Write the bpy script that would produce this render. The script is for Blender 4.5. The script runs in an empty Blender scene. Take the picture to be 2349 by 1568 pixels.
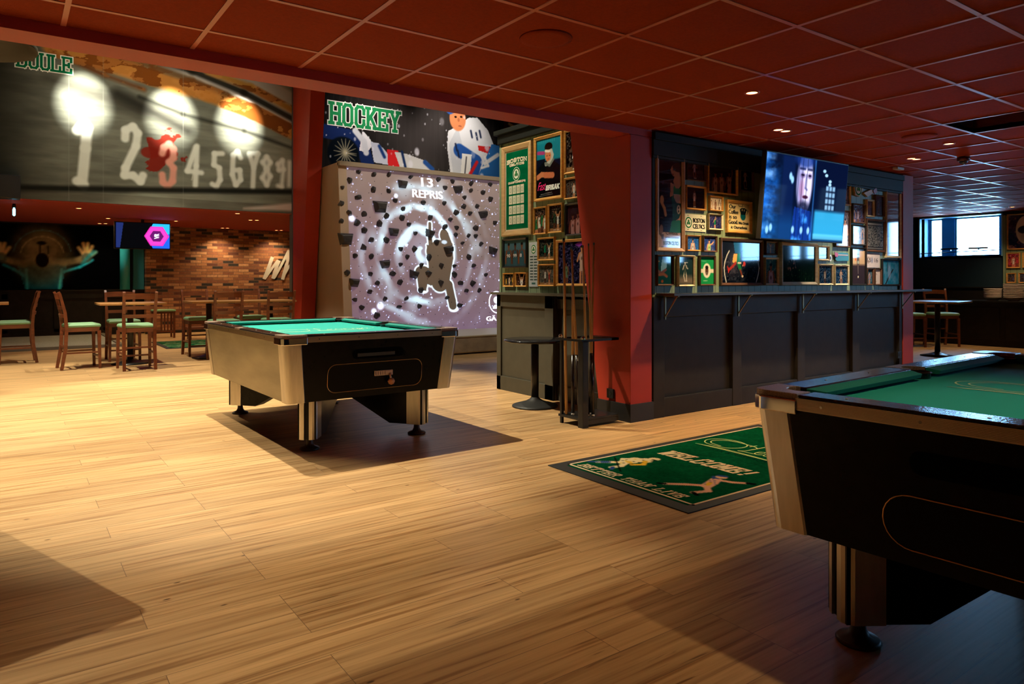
import bpy, bmesh, math, random
import numpy as np
from mathutils import Vector, Matrix
R = math.radians
S = bpy.context.scene
COL = S.collection

# ------------------------------------------------------------------ camera
FPX = 1617.0; YAW = 54.404; EYE = 1.18
cd = bpy.data.cameras.new('camera'); cam = bpy.data.objects.new('camera', cd); COL.objects.link(cam)
cam.location = (0, 0, EYE); cam.rotation_euler = (R(90), 0, R(YAW - 90))
cd.sensor_width = 36; cd.lens = FPX / 2349 * 36; cd.shift_y = -(784 - 643.3) / 2349
cd.clip_start = 0.05; cd.clip_end = 200
S.camera = cam
# ------------------------------------------------------------------ world: cool daylight outside the windows
w = bpy.data.worlds.new('world'); S.world = w; w.use_nodes = True
bg = w.node_tree.nodes['Background']; bg.inputs[0].default_value = (0.26, 0.58, 1.0, 1); bg.inputs[1].default_value = 34.0
# ------------------------------------------------------------------ view
S.view_settings.view_transform = 'Standard'; S.view_settings.look = 'None'
S.view_settings.exposure = 0.0; S.view_settings.gamma = 1.0; S.view_settings.use_curve_mapping = False
S.cycles.use_denoising = True
S.cycles.sample_clamp_indirect = 4.0
S.cycles.max_bounces = 8; S.cycles.diffuse_bounces = 4; S.cycles.glossy_bounces = 4
S.cycles.caustics_reflective = False; S.cycles.caustics_refractive = False

def lamp(name, kind, loc, energy, color, aim=None, size=0.05, cone=100, blend=0.5, parent=None, sx=None, sy=None, spread=None):
    ld = bpy.data.lights.new(name, kind); o = bpy.data.objects.new(name, ld); COL.objects.link(o)
    ld.energy = energy; ld.color = color
    if kind == 'SPOT': ld.spot_size = R(cone); ld.spot_blend = blend; ld.shadow_soft_size = size
    if kind == 'POINT': ld.shadow_soft_size = size
    if kind == 'AREA': ld.shape = 'RECTANGLE'; ld.size = sx; ld.size_y = sy
    o.location = loc
    if aim is not None:
        o.rotation_euler = (Vector(aim) - Vector(loc)).to_track_quat('-Z', 'Y').to_euler()
    if parent is not None:
        o.parent = parent; o.matrix_parent_inverse = parent.matrix_world.inverted()
    return o
WARM = (1.0, 0.72, 0.38); WARMW = (1.0, 0.89, 0.65)
# daylight portals of the window strip (they only guide sampling of the sky)
for y0, y1 in ((5.53, 6.32), (6.55, 6.79), (-5.4, -4.65), (-2.85, -2.2), (-1.43, -1.12), (-1.04, -0.40), (-0.28, 0.30), (0.85, 1.25)):
    p = lamp('daylight_portal', 'AREA', (15.53 if y0 > 5 else 15.27, (y0 + y1) / 2, 2.05), 1, (1, 1, 1), aim=(0, (y0 + y1) / 2, 2.05), sx=y1 - y0, sy=0.78)
    p.data.cycles.is_portal = True
# high track spots of the hall behind the beam; the last is added to throw the left shadow wedge
HALL_SPOTS = [((1.42, 7.1, 4.95), (1.75, 6.55, 0), 1650, 71), ((0.42, 7.2, 4.95), (0.9, 6.9, 0), 680, 66),
              ((-0.6, 9.8, 4.95), (-0.1, 9.2, 0), 1500, 66), ((1.8, 11.2, 4.95), (1.9, 11.4, 0), 700, 64),
              ((6.6, 8.4, 4.95), (6.6, 11.2, 1.2), 260, 80), ((2.9, 6.3, 4.95), (4.5, 5.75, 1.5), 520, 33),
              ((-2.6, 7.0, 4.95), (-0.35, 3.75, 0), 1000, 38)]
BANNER_SPOTS = [(0.96, 3.98), (2.20, 3.93), (3.28, 3.95)]

# ------------------------------------------------------------------ colour + projection helpers
def lin(c):
    c = np.asarray(c, float) / 255.0
    return np.where(c <= 0.04045, c / 12.92, ((c + 0.055) / 1.055) ** 2.4)
def C(r, g, b): return tuple(float(v) for v in lin((r, g, b))) + (1.0,)
_F = (math.cos(R(YAW)), math.sin(R(YAW))); _R = (math.sin(R(YAW)), -math.cos(R(YAW)))
def on_y(px, py, Y):
    """where the sight line through a point of the photo meets the wall plane y = Y"""
    a = (px - 1174.5) / FPX; u = _F[0] + _R[0] * a; v = _F[1] + _R[1] * a; d = Y / v
    return d * u, EYE + d * (643.3 - py) / FPX

# ------------------------------------------------------------------ materials
MATS = {}
def mat(name, col=(0.5, 0.5, 0.5, 1), rough=0.5, metal=0.0, emit=None, es=0.0, coat=0.0, spec=0.5, noise=None, bump=None):
    if name in MATS: return MATS[name]
    m = bpy.data.materials.new(name); m.use_nodes = True; nt = m.node_tree; b = nt.nodes['Principled BSDF']
    b.inputs['Base Color'].default_value = col; b.inputs['Roughness'].default_value = rough
    b.inputs['Metallic'].default_value = metal; b.inputs['Coat Weight'].default_value = coat
    b.inputs['Coat Roughness'].default_value = 0.04; b.inputs['Specular IOR Level'].default_value = spec
    if emit is not None:
        b.inputs['Emission Color'].default_value = emit; b.inputs['Emission Strength'].default_value = es
    tc = nt.nodes.new('ShaderNodeTexCoord')
    if noise:
        sc, amt = noise[0], noise[1]
        n = nt.nodes.new('ShaderNodeTexNoise'); n.inputs['Scale'].default_value = sc; n.inputs['Detail'].default_value = 5
        if len(noise) > 2:
            mp = nt.nodes.new('ShaderNodeMapping'); mp.inputs['Scale'].default_value = noise[2]
            nt.links.new(tc.outputs['Object'], mp.inputs[0]); nt.links.new(mp.outputs[0], n.inputs['Vector'])
        else: nt.links.new(tc.outputs['Object'], n.inputs['Vector'])
        r = nt.nodes.new('ShaderNodeMapRange'); r.inputs['To Min'].default_value = 1 - amt; r.inputs['To Max'].default_value = 1 + amt
        r.inputs['From Min'].default_value = 0.3; r.inputs['From Max'].default_value = 0.7
        nt.links.new(n.outputs['Fac'], r.inputs['Value'])
        mx = nt.nodes.new('ShaderNodeVectorMath'); mx.operation = 'SCALE'; mx.inputs[0].default_value = col[:3]
        nt.links.new(r.outputs[0], mx.inputs['Scale']); nt.links.new(mx.outputs[0], b.inputs['Base Color'])
    if bump:
        n2 = nt.nodes.new('ShaderNodeTexNoise'); n2.inputs['Scale'].default_value = bump[0]; n2.inputs['Detail'].default_value = 3
        nt.links.new(tc.outputs['Object'], n2.inputs['Vector'])
        bp = nt.nodes.new('ShaderNodeBump'); bp.inputs['Strength'].default_value = bump[1]; bp.inputs['Distance'].default_value = 0.01
        nt.links.new(n2.outputs['Fac'], bp.inputs['Height']); nt.links.new(bp.outputs[0], b.inputs['Normal'])
    MATS[name] = m; return m

def print_mat(name, rough=0.5, coat=0.0, es=0.0, ecol=None):
    """printed surface: colours come from the mesh's 'Col' attribute; es>0 = a lit screen"""
    m = mat(name, rough=rough, coat=coat); nt = m.node_tree; b = nt.nodes['Principled BSDF']
    a = nt.nodes.new('ShaderNodeAttribute'); a.attribute_name = 'Col'; b.inputs['Specular IOR Level'].default_value = 0.0
    if es > 0:
        b.inputs['Base Color'].default_value = ecol or (0.0015, 0.0015, 0.002, 1)
        nt.links.new(a.outputs['Color'], b.inputs['Emission Color']); b.inputs['Emission Strength'].default_value = es
    else: nt.links.new(a.outputs['Color'], b.inputs['Base Color'])
    return m
M_PRINT = print_mat('matt_print', 0.55)
M_GLAZED = print_mat('glazed_print', 0.5, coat=1.0)
M_SCREEN = print_mat('lit_screen', 0.3, coat=0.012, es=1.6)
M_PROJ = print_mat('projector_glow_paint', 0.7, es=2.4, ecol=C(176, 160, 152))  # projector light painted as the climbing panel's own glow

red = mat('red_paint', (0.40, 0.024, 0.006, 1), 0.55, noise=(3, 0.06))
redceil = mat('red_ceiling_tile', (0.28, 0.030, 0.003, 1), 0.8, spec=0.08, noise=(60, 0.10), bump=(180, 0.25))
redbar = mat('red_grid_bar', (0.60, 0.15, 0.09, 1), 0.30)
black = mat('black_paint', (0.008, 0.008, 0.009, 1), 0.45)
dkwall = mat('charcoal_panel', (0.024, 0.020, 0.018, 1), 0.48, spec=0.16, noise=(9, 0.15))
dkgreen = mat('dark_cornice', (0.014, 0.016, 0.015, 1), 0.5, spec=0.12)
olive = mat('olive_panel', (0.050, 0.046, 0.032, 1), 0.5, noise=(8, 0.12))
wood_pine = mat('pine_frame', (0.70, 0.58, 0.38, 1), 0.45, noise=(8, 0.18, (1, 1, 6)))
wood_gold = mat('gold_oak_frame', (0.60, 0.30, 0.07, 1), 0.38, noise=(9, 0.2, (1, 1, 5)))
wood_pink = mat('light_ash_frame', (0.50, 0.30, 0.20, 1), 0.5, noise=(8, 0.12, (1, 1, 5)))
wood_dark = mat('dark_walnut_frame', (0.085, 0.040, 0.025, 1), 0.35, noise=(8, 0.25))
blackf = mat('black_frame', (0.012, 0.011, 0.012, 1), 0.35)
steel = mat('brushed_steel', (0.62, 0.58, 0.50, 1), 0.32, 1.0, noise=(30, 0.12, (1, 1, 0.1)))
chrome = mat('chrome', (0.85, 0.84, 0.82, 1), 0.06, 1.0)
alu = mat('satin_aluminium', (0.86, 0.70, 0.46, 1), 0.30, 1.0)
lam_black = mat('black_laminate', (0.006, 0.0055, 0.005, 1), 0.26, spec=0.14, noise=(20, 0.3))
rail_top = mat('speckled_rail_laminate', (0.012, 0.009, 0.009, 1), 0.14, noise=(150, 0.7), bump=(120, 0.12))
cast_top = mat('speckled_brown_corner', (0.30, 0.21, 0.165, 1), 0.32, noise=(220, 0.5))
cloth = mat('green_cloth', (0.001, 0.33, 0.29, 1), 0.85, noise=(400, 0.08))
cushion_m = mat('green_cushion_cloth', (0.001, 0.20, 0.165, 1), 0.85, noise=(300, 0.08))
rubber = mat('black_rubber', (0.005, 0.005, 0.006, 1), 0.35)
chairwood = mat('mahogany_stain', (0.16, 0.045, 0.018, 1), 0.3, noise=(6, 0.25, (1, 1, 4)))
seatgreen = mat('green_vinyl', (0.22, 0.42, 0.24, 1), 0.45)
tabwood = mat('oak_table_top', (0.45, 0.22, 0.08, 1), 0.35, noise=(5, 0.2, (1, 8, 1)))
blackmetal = mat('black_metal', (0.010, 0.010, 0.011, 1), 0.32)
cuewood = mat('ash_cue', (0.62, 0.36, 0.14, 1), 0.25)
cuebutt = mat('dark_cue_butt', (0.015, 0.008, 0.006, 1), 0.2)
white = mat('white_plastic', (0.75, 0.74, 0.70, 1), 0.4)
lampglow = mat('lamp_lens', (0.9, 0.8, 0.6, 1), 0.4, emit=(1.0, 0.55, 0.16, 1), es=9.0)
trimring = mat('lamp_trim', (0.45, 0.03, 0.01, 1), 0.4)
grav = mat('grey_gravel', (0.30, 0.30, 0.26, 1), 0.9, noise=(60, 0.3))
beige = mat('beige_wall_board', C(186, 160, 138), 0.6)
hold_m = mat('dark_resin', (0.045, 0.042, 0.052, 1), 0.45, noise=(25, 0.3))
mattop = mat('mattress_vinyl', (0.60, 0.56, 0.50, 1), 0.5)
matside = mat('mattress_fabric', (0.42, 0.36, 0.30, 1), 0.7, noise=(4, 0.25), bump=(7, 0.9))
porcelain = mat('porcelain', (0.72, 0.60, 0.52, 1), 0.25)
glassm = mat('window_glass', (1, 1, 1, 1), 0.0)
def _glass():
    nt = glassm.node_tree; nt.nodes.clear(); o = nt.nodes.new('ShaderNodeOutputMaterial'); t = nt.nodes.new('ShaderNodeBsdfTransparent')
    g = nt.nodes.new('ShaderNodeBsdfGlossy'); g.inputs['Roughness'].default_value = 0.02; f = nt.nodes.new('ShaderNodeFresnel'); f.inputs[0].default_value = 1.3
    mx = nt.nodes.new('ShaderNodeMixShader'); nt.links.new(f.outputs[0], mx.inputs[0]); nt.links.new(t.outputs[0], mx.inputs[1]); nt.links.new(g.outputs[0], mx.inputs[2]); nt.links.new(mx.outputs[0], o.inputs[0])
_glass()

def floor_mat():
    m = mat('wood_laminate', rough=0.36); nt = m.node_tree; N = nt.nodes.new; L = nt.links.new; b = nt.nodes['Principled BSDF']
    g = N('ShaderNodeNewGeometry')
    mp = N('ShaderNodeMapping'); mp.inputs['Location'].default_value = (0.37, -2.835 + 0.173 * 40, 0); L(g.outputs['Position'], mp.inputs[0])
    br = N('ShaderNodeTexBrick'); L(mp.outputs[0], br.inputs['Vector'])
    br.inputs['Scale'].default_value = 1.0; br.inputs['Brick Width'].default_value = 1.2; br.inputs['Row Height'].default_value = 0.173
    br.inputs['Mortar Size'].default_value = 0.0012; br.inputs['Mortar Smooth'].default_value = 0.1; br.offset = 0.37; br.offset_frequency = 3
    br.inputs['Color1'].default_value = (0.0, 0, 0, 1); br.inputs['Color2'].default_value = (1, 1, 1, 1); br.inputs['Mortar'].default_value = (0.5, 0.5, 0.5, 1)
    # per-strip offset so that the grain breaks at every board
    sep = N('ShaderNodeSeparateXYZ'); L(mp.outputs[0], sep.inputs[0])
    row = N('ShaderNodeMath'); row.operation = 'DIVIDE'; L(sep.outputs['Y'], row.inputs[0]); row.inputs[1].default_value = 0.173 / 2
    fl = N('ShaderNodeMath'); fl.operation = 'FLOOR'; L(row.outputs[0], fl.inputs[0])
    cm = N('ShaderNodeCombineXYZ'); 
    o1 = N('ShaderNodeMath'); o1.operation = 'MULTIPLY'; L(fl.outputs[0], o1.inputs[0]); o1.inputs[1].default_value = 7.31
    o2 = N('ShaderNodeMath'); o2.operation = 'MULTIPLY'; L(br.outputs['Color'], o2.inputs[0]); o2.inputs[1].default_value = 13.7
    o3 = N('ShaderNodeMath'); o3.operation = 'ADD'; L(o1.outputs[0], o3.inputs[0]); L(o2.outputs[0], o3.inputs[1]); L(o3.outputs[0], cm.inputs['X']); L(o3.outputs[0], cm.inputs['Z'])
    ad = N('ShaderNodeVectorMath'); ad.operation = 'ADD'; L(mp.outputs[0], ad.inputs[0]); L(cm.outputs[0], ad.inputs[1])
    def grain(sx, sy, scale, detail, dist):
        q = N('ShaderNodeMapping'); q.inputs['Scale'].default_value = (sx, sy, 1); L(ad.outputs[0], q.inputs[0])
        n = N('ShaderNodeTexNoise'); n.inputs['Scale'].default_value = scale; n.inputs['Detail'].default_value = detail; n.inputs['Distortion'].default_value = dist
        L(q.outputs[0], n.inputs['Vector']); return n
    n1 = grain(0.8, 26, 1.6, 8, 0.5); n2 = grain(0.5, 5, 2.0, 4, 0.8); n3 = grain(2.2, 30, 1.5, 3, 0.3)
    cr = N('ShaderNodeValToRGB'); L(n1.outputs['Fac'], cr.inputs[0])
    cr.color_ramp.elements[0].position = 0.34; cr.color_ramp.elements[0].color = (0.37, 0.195, 0.075, 1)
    cr.color_ramp.elements[1].position = 0.62; cr.color_ramp.elements[1].color = (0.68, 0.44, 0.215, 1)
    e = cr.color_ramp.elements.new(0.45); e.color = (0.57, 0.35, 0.16, 1)
    c2 = N('ShaderNodeValToRGB'); L(n2.outputs['Fac'], c2.inputs[0]); c2.color_ramp.elements[0].position = 0.3; c2.color_ramp.elements[0].color = (0.78, 0.76, 0.73, 1)
    c2.color_ramp.elements[1].position = 0.7; c2.color_ramp.elements[1].color = (1.08, 1.07, 1.05, 1)
    mx = N('ShaderNodeMixRGB'); mx.blend_type = 'MULTIPLY'; mx.inputs[0].default_value = 1; L(cr.outputs[0], mx.inputs[1]); L(c2.outputs[0], mx.inputs[2])
    # dark streaks and knots
    c3 = N('ShaderNodeValToRGB'); L(n3.outputs['Fac'], c3.inputs[0]); c3.color_ramp.elements[0].position = 0.25; c3.color_ramp.elements[0].color = (0.40, 0.33, 0.27, 1)
    c3.color_ramp.elements[1].position = 0.33; c3.color_ramp.elements[1].color = (1, 1, 1, 1)
    mx2 = N('ShaderNodeMixRGB'); mx2.blend_type = 'MULTIPLY'; mx2.inputs[0].default_value = 1; L(mx.outputs[0], mx2.inputs[1]); L(c3.outputs[0], mx2.inputs[2])
    vq = N('ShaderNodeMapping'); vq.inputs['Scale'].default_value = (1.0, 2.4, 1); L(ad.outputs[0], vq.inputs[0])
    vo = N('ShaderNodeTexVoronoi'); vo.inputs['Scale'].default_value = 3.0; L(vq.outputs[0], vo.inputs['Vector'])
    c4 = N('ShaderNodeValToRGB'); L(vo.outputs['Distance'], c4.inputs[0]); c4.color_ramp.elements[0].position = 0.026; c4.color_ramp.elements[0].color = (0.20, 0.15, 0.11, 1)
    c4.color_ramp.elements[1].position = 0.05; c4.color_ramp.elements[1].color = (1, 1, 1, 1)
    mx3 = N('ShaderNodeMixRGB'); mx3.blend_type = 'MULTIPLY'; mx3.inputs[0].default_value = 1; L(mx2.outputs[0], mx3.inputs[1]); L(c4.outputs[0], mx3.inputs[2])
    # board tone and seams
    tn = N('ShaderNodeMapRange'); L(br.outputs['Color'], tn.inputs['Value']); tn.inputs['To Min'].default_value = 0.90; tn.inputs['To Max'].default_value = 1.06
    sc = N('ShaderNodeVectorMath'); sc.operation = 'SCALE'; L(mx3.outputs[0], sc.inputs[0]); L(tn.outputs[0], sc.inputs['Scale'])
    mx4 = N('ShaderNodeMixRGB'); L(br.outputs['Fac'], mx4.inputs[0]); L(sc.outputs[0], mx4.inputs[1]); mx4.inputs[2].default_value = (0.20, 0.12, 0.06, 1)
    L(mx4.outputs[0], b.inputs['Base Color'])
    return m
def beadboard(name, col, pitch, axis):
    m = mat(name, col, 0.5); nt = m.node_tree; N = nt.nodes.new; L = nt.links.new; b = nt.nodes['Principled BSDF']
    g = N('ShaderNodeNewGeometry'); s = N('ShaderNodeSeparateXYZ'); L(g.outputs['Position'], s.inputs[0])
    d = N('ShaderNodeMath'); d.operation = 'DIVIDE'; L(s.outputs[axis], d.inputs[0]); d.inputs[1].default_value = pitch
    f = N('ShaderNodeMath'); f.operation = 'FRACT'; L(d.outputs[0], f.inputs[0])
    c = N('ShaderNodeValToRGB'); L(f.outputs[0], c.inputs[0]); E = c.color_ramp.elements
    E[0].position = 0.0; E[0].color = (0.25, 0.25, 0.25, 1); E[1].position = 0.07; E[1].color = (1, 1, 1, 1)
    e = E.new(0.035); e.color = (0.3, 0.3, 0.3, 1)
    mx = N('ShaderNodeMixRGB'); mx.blend_type = 'MULTIPLY'; mx.inputs[0].default_value = 1; mx.inputs[1].default_value = col; L(c.outputs[0], mx.inputs[2]); L(mx.outputs[0], b.inputs['Base Color'])
    bp = N('ShaderNodeBump'); bp.inputs['Strength'].default_value = 0.6; bp.inputs['Distance'].default_value = 0.004; L(c.outputs[0], bp.inputs['Height']); L(bp.outputs[0], b.inputs['Normal'])
    return m
bead_y = beadboard('sage_beadboard', (0.20, 0.26, 0.15, 1), 0.0985, 'X')
bead_x = beadboard('sage_beadboard_side', (0.18, 0.235, 0.14, 1), 0.0985, 'Y')
def brick_mat():
    m = mat('red_brick', rough=0.8); nt = m.node_tree; N = nt.nodes.new; L = nt.links.new; b = nt.nodes['Principled BSDF']
    g = N('ShaderNodeNewGeometry'); s = N('ShaderNodeSeparateXYZ'); L(g.outputs['Position'], s.inputs[0]); cm = N('ShaderNodeCombineXYZ'); L(s.outputs['X'], cm.inputs['X']); L(s.outputs['Z'], cm.inputs['Y'])
    def brk(c1, c2, mo):
        br = N('ShaderNodeTexBrick'); L(cm.outputs[0], br.inputs['Vector']); br.inputs['Scale'].default_value = 1; br.inputs['Brick Width'].default_value = 0.235
        br.inputs['Row Height'].default_value = 0.066; br.inputs['Mortar Size'].default_value = 0.006; br.offset = 0.5
        br.inputs['Color1'].default_value = c1; br.inputs['Color2'].default_value = c2; br.inputs['Mortar'].default_value = mo; br.inputs['Bias'].default_value = 0; return br
    br = brk((0, 0, 0, 1), (1, 1, 1, 1), (0.5, 0.5, 0.5, 1))
    cr = N('ShaderNodeValToRGB'); L(br.outputs['Color'], cr.inputs[0]); cr.color_ramp.interpolation = 'CONSTANT'; E = cr.color_ramp.elements
    E[0].position = 0; E[0].color = (0.035, 0.028, 0.026, 1); E[1].position = 0.16; E[1].color = (0.28, 0.105, 0.050, 1)
    for p, c in ((0.36, (0.14, 0.045, 0.030, 1)), (0.5, (0.46, 0.20, 0.085, 1)), (0.68, (0.36, 0.145, 0.060, 1)), (0.85, (0.58, 0.30, 0.15, 1))):
        e = E.new(p); e.color = c
    n = N('ShaderNodeTexNoise'); n.inputs['Scale'].default_value = 22; L(cm.outputs[0], n.inputs['Vector'])
    mr = N('ShaderNodeMapRange'); L(n.outputs['Fac'], mr.inputs['Value']); mr.inputs['To Min'].default_value = 0.6; mr.inputs['To Max'].default_value = 1.35
    sc = N('ShaderNodeVectorMath'); sc.operation = 'SCALE'; L(cr.outputs[0], sc.inputs[0]); L(mr.outputs[0], sc.inputs['Scale'])
    mx = N('ShaderNodeMixRGB'); L(br.outputs['Fac'], mx.inputs[0]); L(sc.outputs[0], mx.inputs[1]); mx.inputs[2].default_value = (0.20, 0.10, 0.06, 1)
    L(mx.outputs[0], b.inputs['Base Color'])
    bp = N('ShaderNodeBump'); bp.inputs['Strength'].default_value = 0.7; bp.inputs['Distance'].default_value = -0.01; L(br.outputs['Fac'], bp.inputs['Height']); L(bp.outputs[0], b.inputs['Normal'])
    return m

# ------------------------------------------------------------------ mesh builder
class MB:
    def __init__(s): s.v = []; s.f = []; s.m = []; s.c = []; s.mats = []; s.smooth = []
    def slot(s, m):
        if m not in s.mats: s.mats.append(m)
        return s.mats.index(m)
    def add(s, vs, fs, m, col=None, smooth=False):
        o = len(s.v); k = s.slot(m); s.v += [tuple(p) for p in vs]; s.c += [col or (1, 1, 1, 1)] * len(vs)
        for f in fs: s.f.append(tuple(o + i for i in f)); s.m.append(k); s.smooth.append(smooth)
        return s
    def box(s, x0, y0, z0, x1, y1, z1, m, col=None):
        vs = [(x, y, z) for z in (z0, z1) for y in (y0, y1) for x in (x0, x1)]
        return s.add(vs, [(0, 2, 3, 1), (4, 5, 7, 6), (0, 1, 5, 4), (2, 6, 7, 3), (0, 4, 6, 2), (1, 3, 7, 5)], m, col)
    def prism(s, pts, a, b, axis, m, col=None):
        """polygon pts (2D) extruded from a to b along axis; x:(y,z) y:(x,z) z:(x,y)"""
        n = len(pts); mk = {'x': lambda p, t: (t, p[0], p[1]), 'y': lambda p, t: (p[0], t, p[1]), 'z': lambda p, t: (p[0], p[1], t)}[axis]
        vs = [mk(p, a) for p in pts] + [mk(p, b) for p in pts]
        return s.add(vs, [tuple(range(n))[::-1], tuple(range(n, 2 * n))] + [(i, (i + 1) % n, n + (i + 1) % n, n + i) for i in range(n)], m, col)
    def loft(s, p0, p1, m):
        n = len(p0); return s.add(list(p0) + list(p1), [tuple(range(n))[::-1], tuple(range(n, 2 * n))] + [(i, (i + 1) % n, n + (i + 1) % n, n + i) for i in range(n)], m)
    def lathe(s, prof, m, c=(0, 0, 0), n=24, smooth=True, cap=True):
        vs = []; fs = []
        for r, z in prof: vs += [(c[0] + r * math.cos(2 * math.pi * i / n), c[1] + r * math.sin(2 * math.pi * i / n), c[2] + z) for i in range(n)]
        for k in range(len(prof) - 1): fs += [(k * n + i, k * n + (i + 1) % n, (k + 1) * n + (i + 1) % n, (k + 1) * n + i) for i in range(n)]
        s.add(vs, fs, m, smooth=smooth)
        if cap:
            o = len(s.v) - len(vs); k = s.slot(m)
            for q in (0, len(prof) - 1): s.f.append(tuple(o + q * n + i for i in range(n))); s.m.append(k); s.smooth.append(False)
        return s
    def tube(s, pts, r, m, n=8, square=False):
        """round (or square) bar through 3D points; r scalar or list"""
        pts = [Vector(p) for p in pts]; rs = r if isinstance(r, (list, tuple)) else [r] * len(pts); vs = []; N = 4 if square else n
        up = Vector((0, 0, 1))
        d0 = (pts[1] - pts[0]).normalized()
        if abs(d0.z) > 0.9: up = Vector((0, 1, 0))
        for i, p in enumerate(pts):
            a = pts[max(i - 1, 0)]; b = pts[min(i + 1, len(pts) - 1)]; d = (b - a).normalized(); x = d.cross(up).normalized(); y = x.cross(d).normalized()
            for k in range(N):
                t = 2 * math.pi * (k + (0.5 if square else 0)) / N; q = rs[i] * (1.414 if square else 1)
                vs.append(p + x * math.cos(t) * q + y * math.sin(t) * q)
        fs = [tuple(range(N))[::-1], tuple(range((len(pts) - 1) * N, len(pts) * N))]
        for j in range(len(pts) - 1): fs += [(j * N + i, j * N + (i + 1) % N, (j + 1) * N + (i + 1) % N, (j + 1) * N + i) for i in range(N)]
        return s.add(vs, fs, m, smooth=not square)
    def build(s, name, parent=None, loc=None, bevel=0.0, rot=None, seg=2):
        me = bpy.data.meshes.new(name); me.from_pydata(s.v, [], s.f)
        for m in s.mats: me.materials.append(m)
        me.polygons.foreach_set('material_index', s.m); me.polygons.foreach_set('use_smooth', s.smooth)
        ca = me.color_attributes.new('Col', 'FLOAT_COLOR', 'POINT'); ca.data.foreach_set('color', np.array(s.c, 'f').ravel())
        bm = bmesh.new(); bm.from_mesh(me); bmesh.ops.recalc_face_normals(bm, faces=bm.faces); bm.to_mesh(me); bm.free()
        o = bpy.data.objects.new(name, me); COL.objects.link(o)
        if loc is not None: o.location = loc
        if rot is not None: o.rotation_euler = rot
        if parent is not None: o.parent = parent
        if bevel > 0:
            b = o.modifiers.new('bevel', 'BEVEL'); b.width = bevel; b.segments = seg; b.limit_method = 'ANGLE'; b.angle_limit = R(40)
        return o
def box(name, x0, y0, z0, x1, y1, z1, m, parent=None, bevel=0.0): return MB().box(x0, y0, z0, x1, y1, z1, m).build(name, parent, bevel=bevel)
def struct(o, label=None):
    o['kind'] = 'structure'
    if label: o['label'] = label
    return o
def tag(o, label, cat, group=None, kind=None):
    o['label'] = label; o['category'] = cat
    if group: o['group'] = group
    if kind: o['kind'] = kind
    return o
def thing(name, label, cat, loc=(0, 0, 0), rz=0.0, group=None):
    o = bpy.data.objects.new(name, None); COL.objects.link(o); o.location = loc; o.rotation_euler = (0, 0, rz); o.empty_display_size = 0.1
    return tag(o, label, cat, group)
def dup(root, loc, rz, label, group=None):
    r = root.copy(); COL.objects.link(r); r.location = loc; r.rotation_euler = (0, 0, rz); r['label'] = label
    if group: r['group'] = group
    def rec(a, b):
        for ch in [c for c in bpy.data.objects if c.parent == a and not c.name.startswith('~')]:
            c = ch.copy(); COL.objects.link(c); c.parent = b; rec(ch, c)
    rec(root, r); return r

# ------------------------------------------------------------------ lettering as flat shapes
_tmp = {}
def font_tris(text):
    if text not in _tmp:
        cu = bpy.data.curves.new('lettering', 'FONT'); cu.body = text; cu.size = 1.0; cu.resolution_u = 4
        o = bpy.data.objects.new('lettering', cu); me = o.to_mesh()
        _tmp[text] = ([tuple(v.co) for v in me.vertices], [tuple(p.vertices) for p in me.polygons]); o.to_mesh_clear()
        bpy.data.objects.remove(o); bpy.data.curves.remove(cu)
    return _tmp[text]
def font_put(mb, text, fn, x, y, w, h, m, col, bold=0.0):
    """text fitted into the box (x,y,w,h); fn maps (x,y)->3D"""
    vs, fs = font_tris(text)
    if not vs: return
    a = np.array(vs); lo = a.min(0); hi = a.max(0); sx = w / (hi[0] - lo[0]); sy = h / max(hi[1] - lo[1], 1e-6)
    nv = _nrm(fn)
    for j, dx in enumerate((0,) if not bold else (-bold, 0, bold)):
        mb.add([Vector(fn(x + (v[0] - lo[0]) * sx + dx, y + (v[1] - lo[1]) * sy)) + nv * (.0004 * j) for v in vs], fs, m, col)
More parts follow.
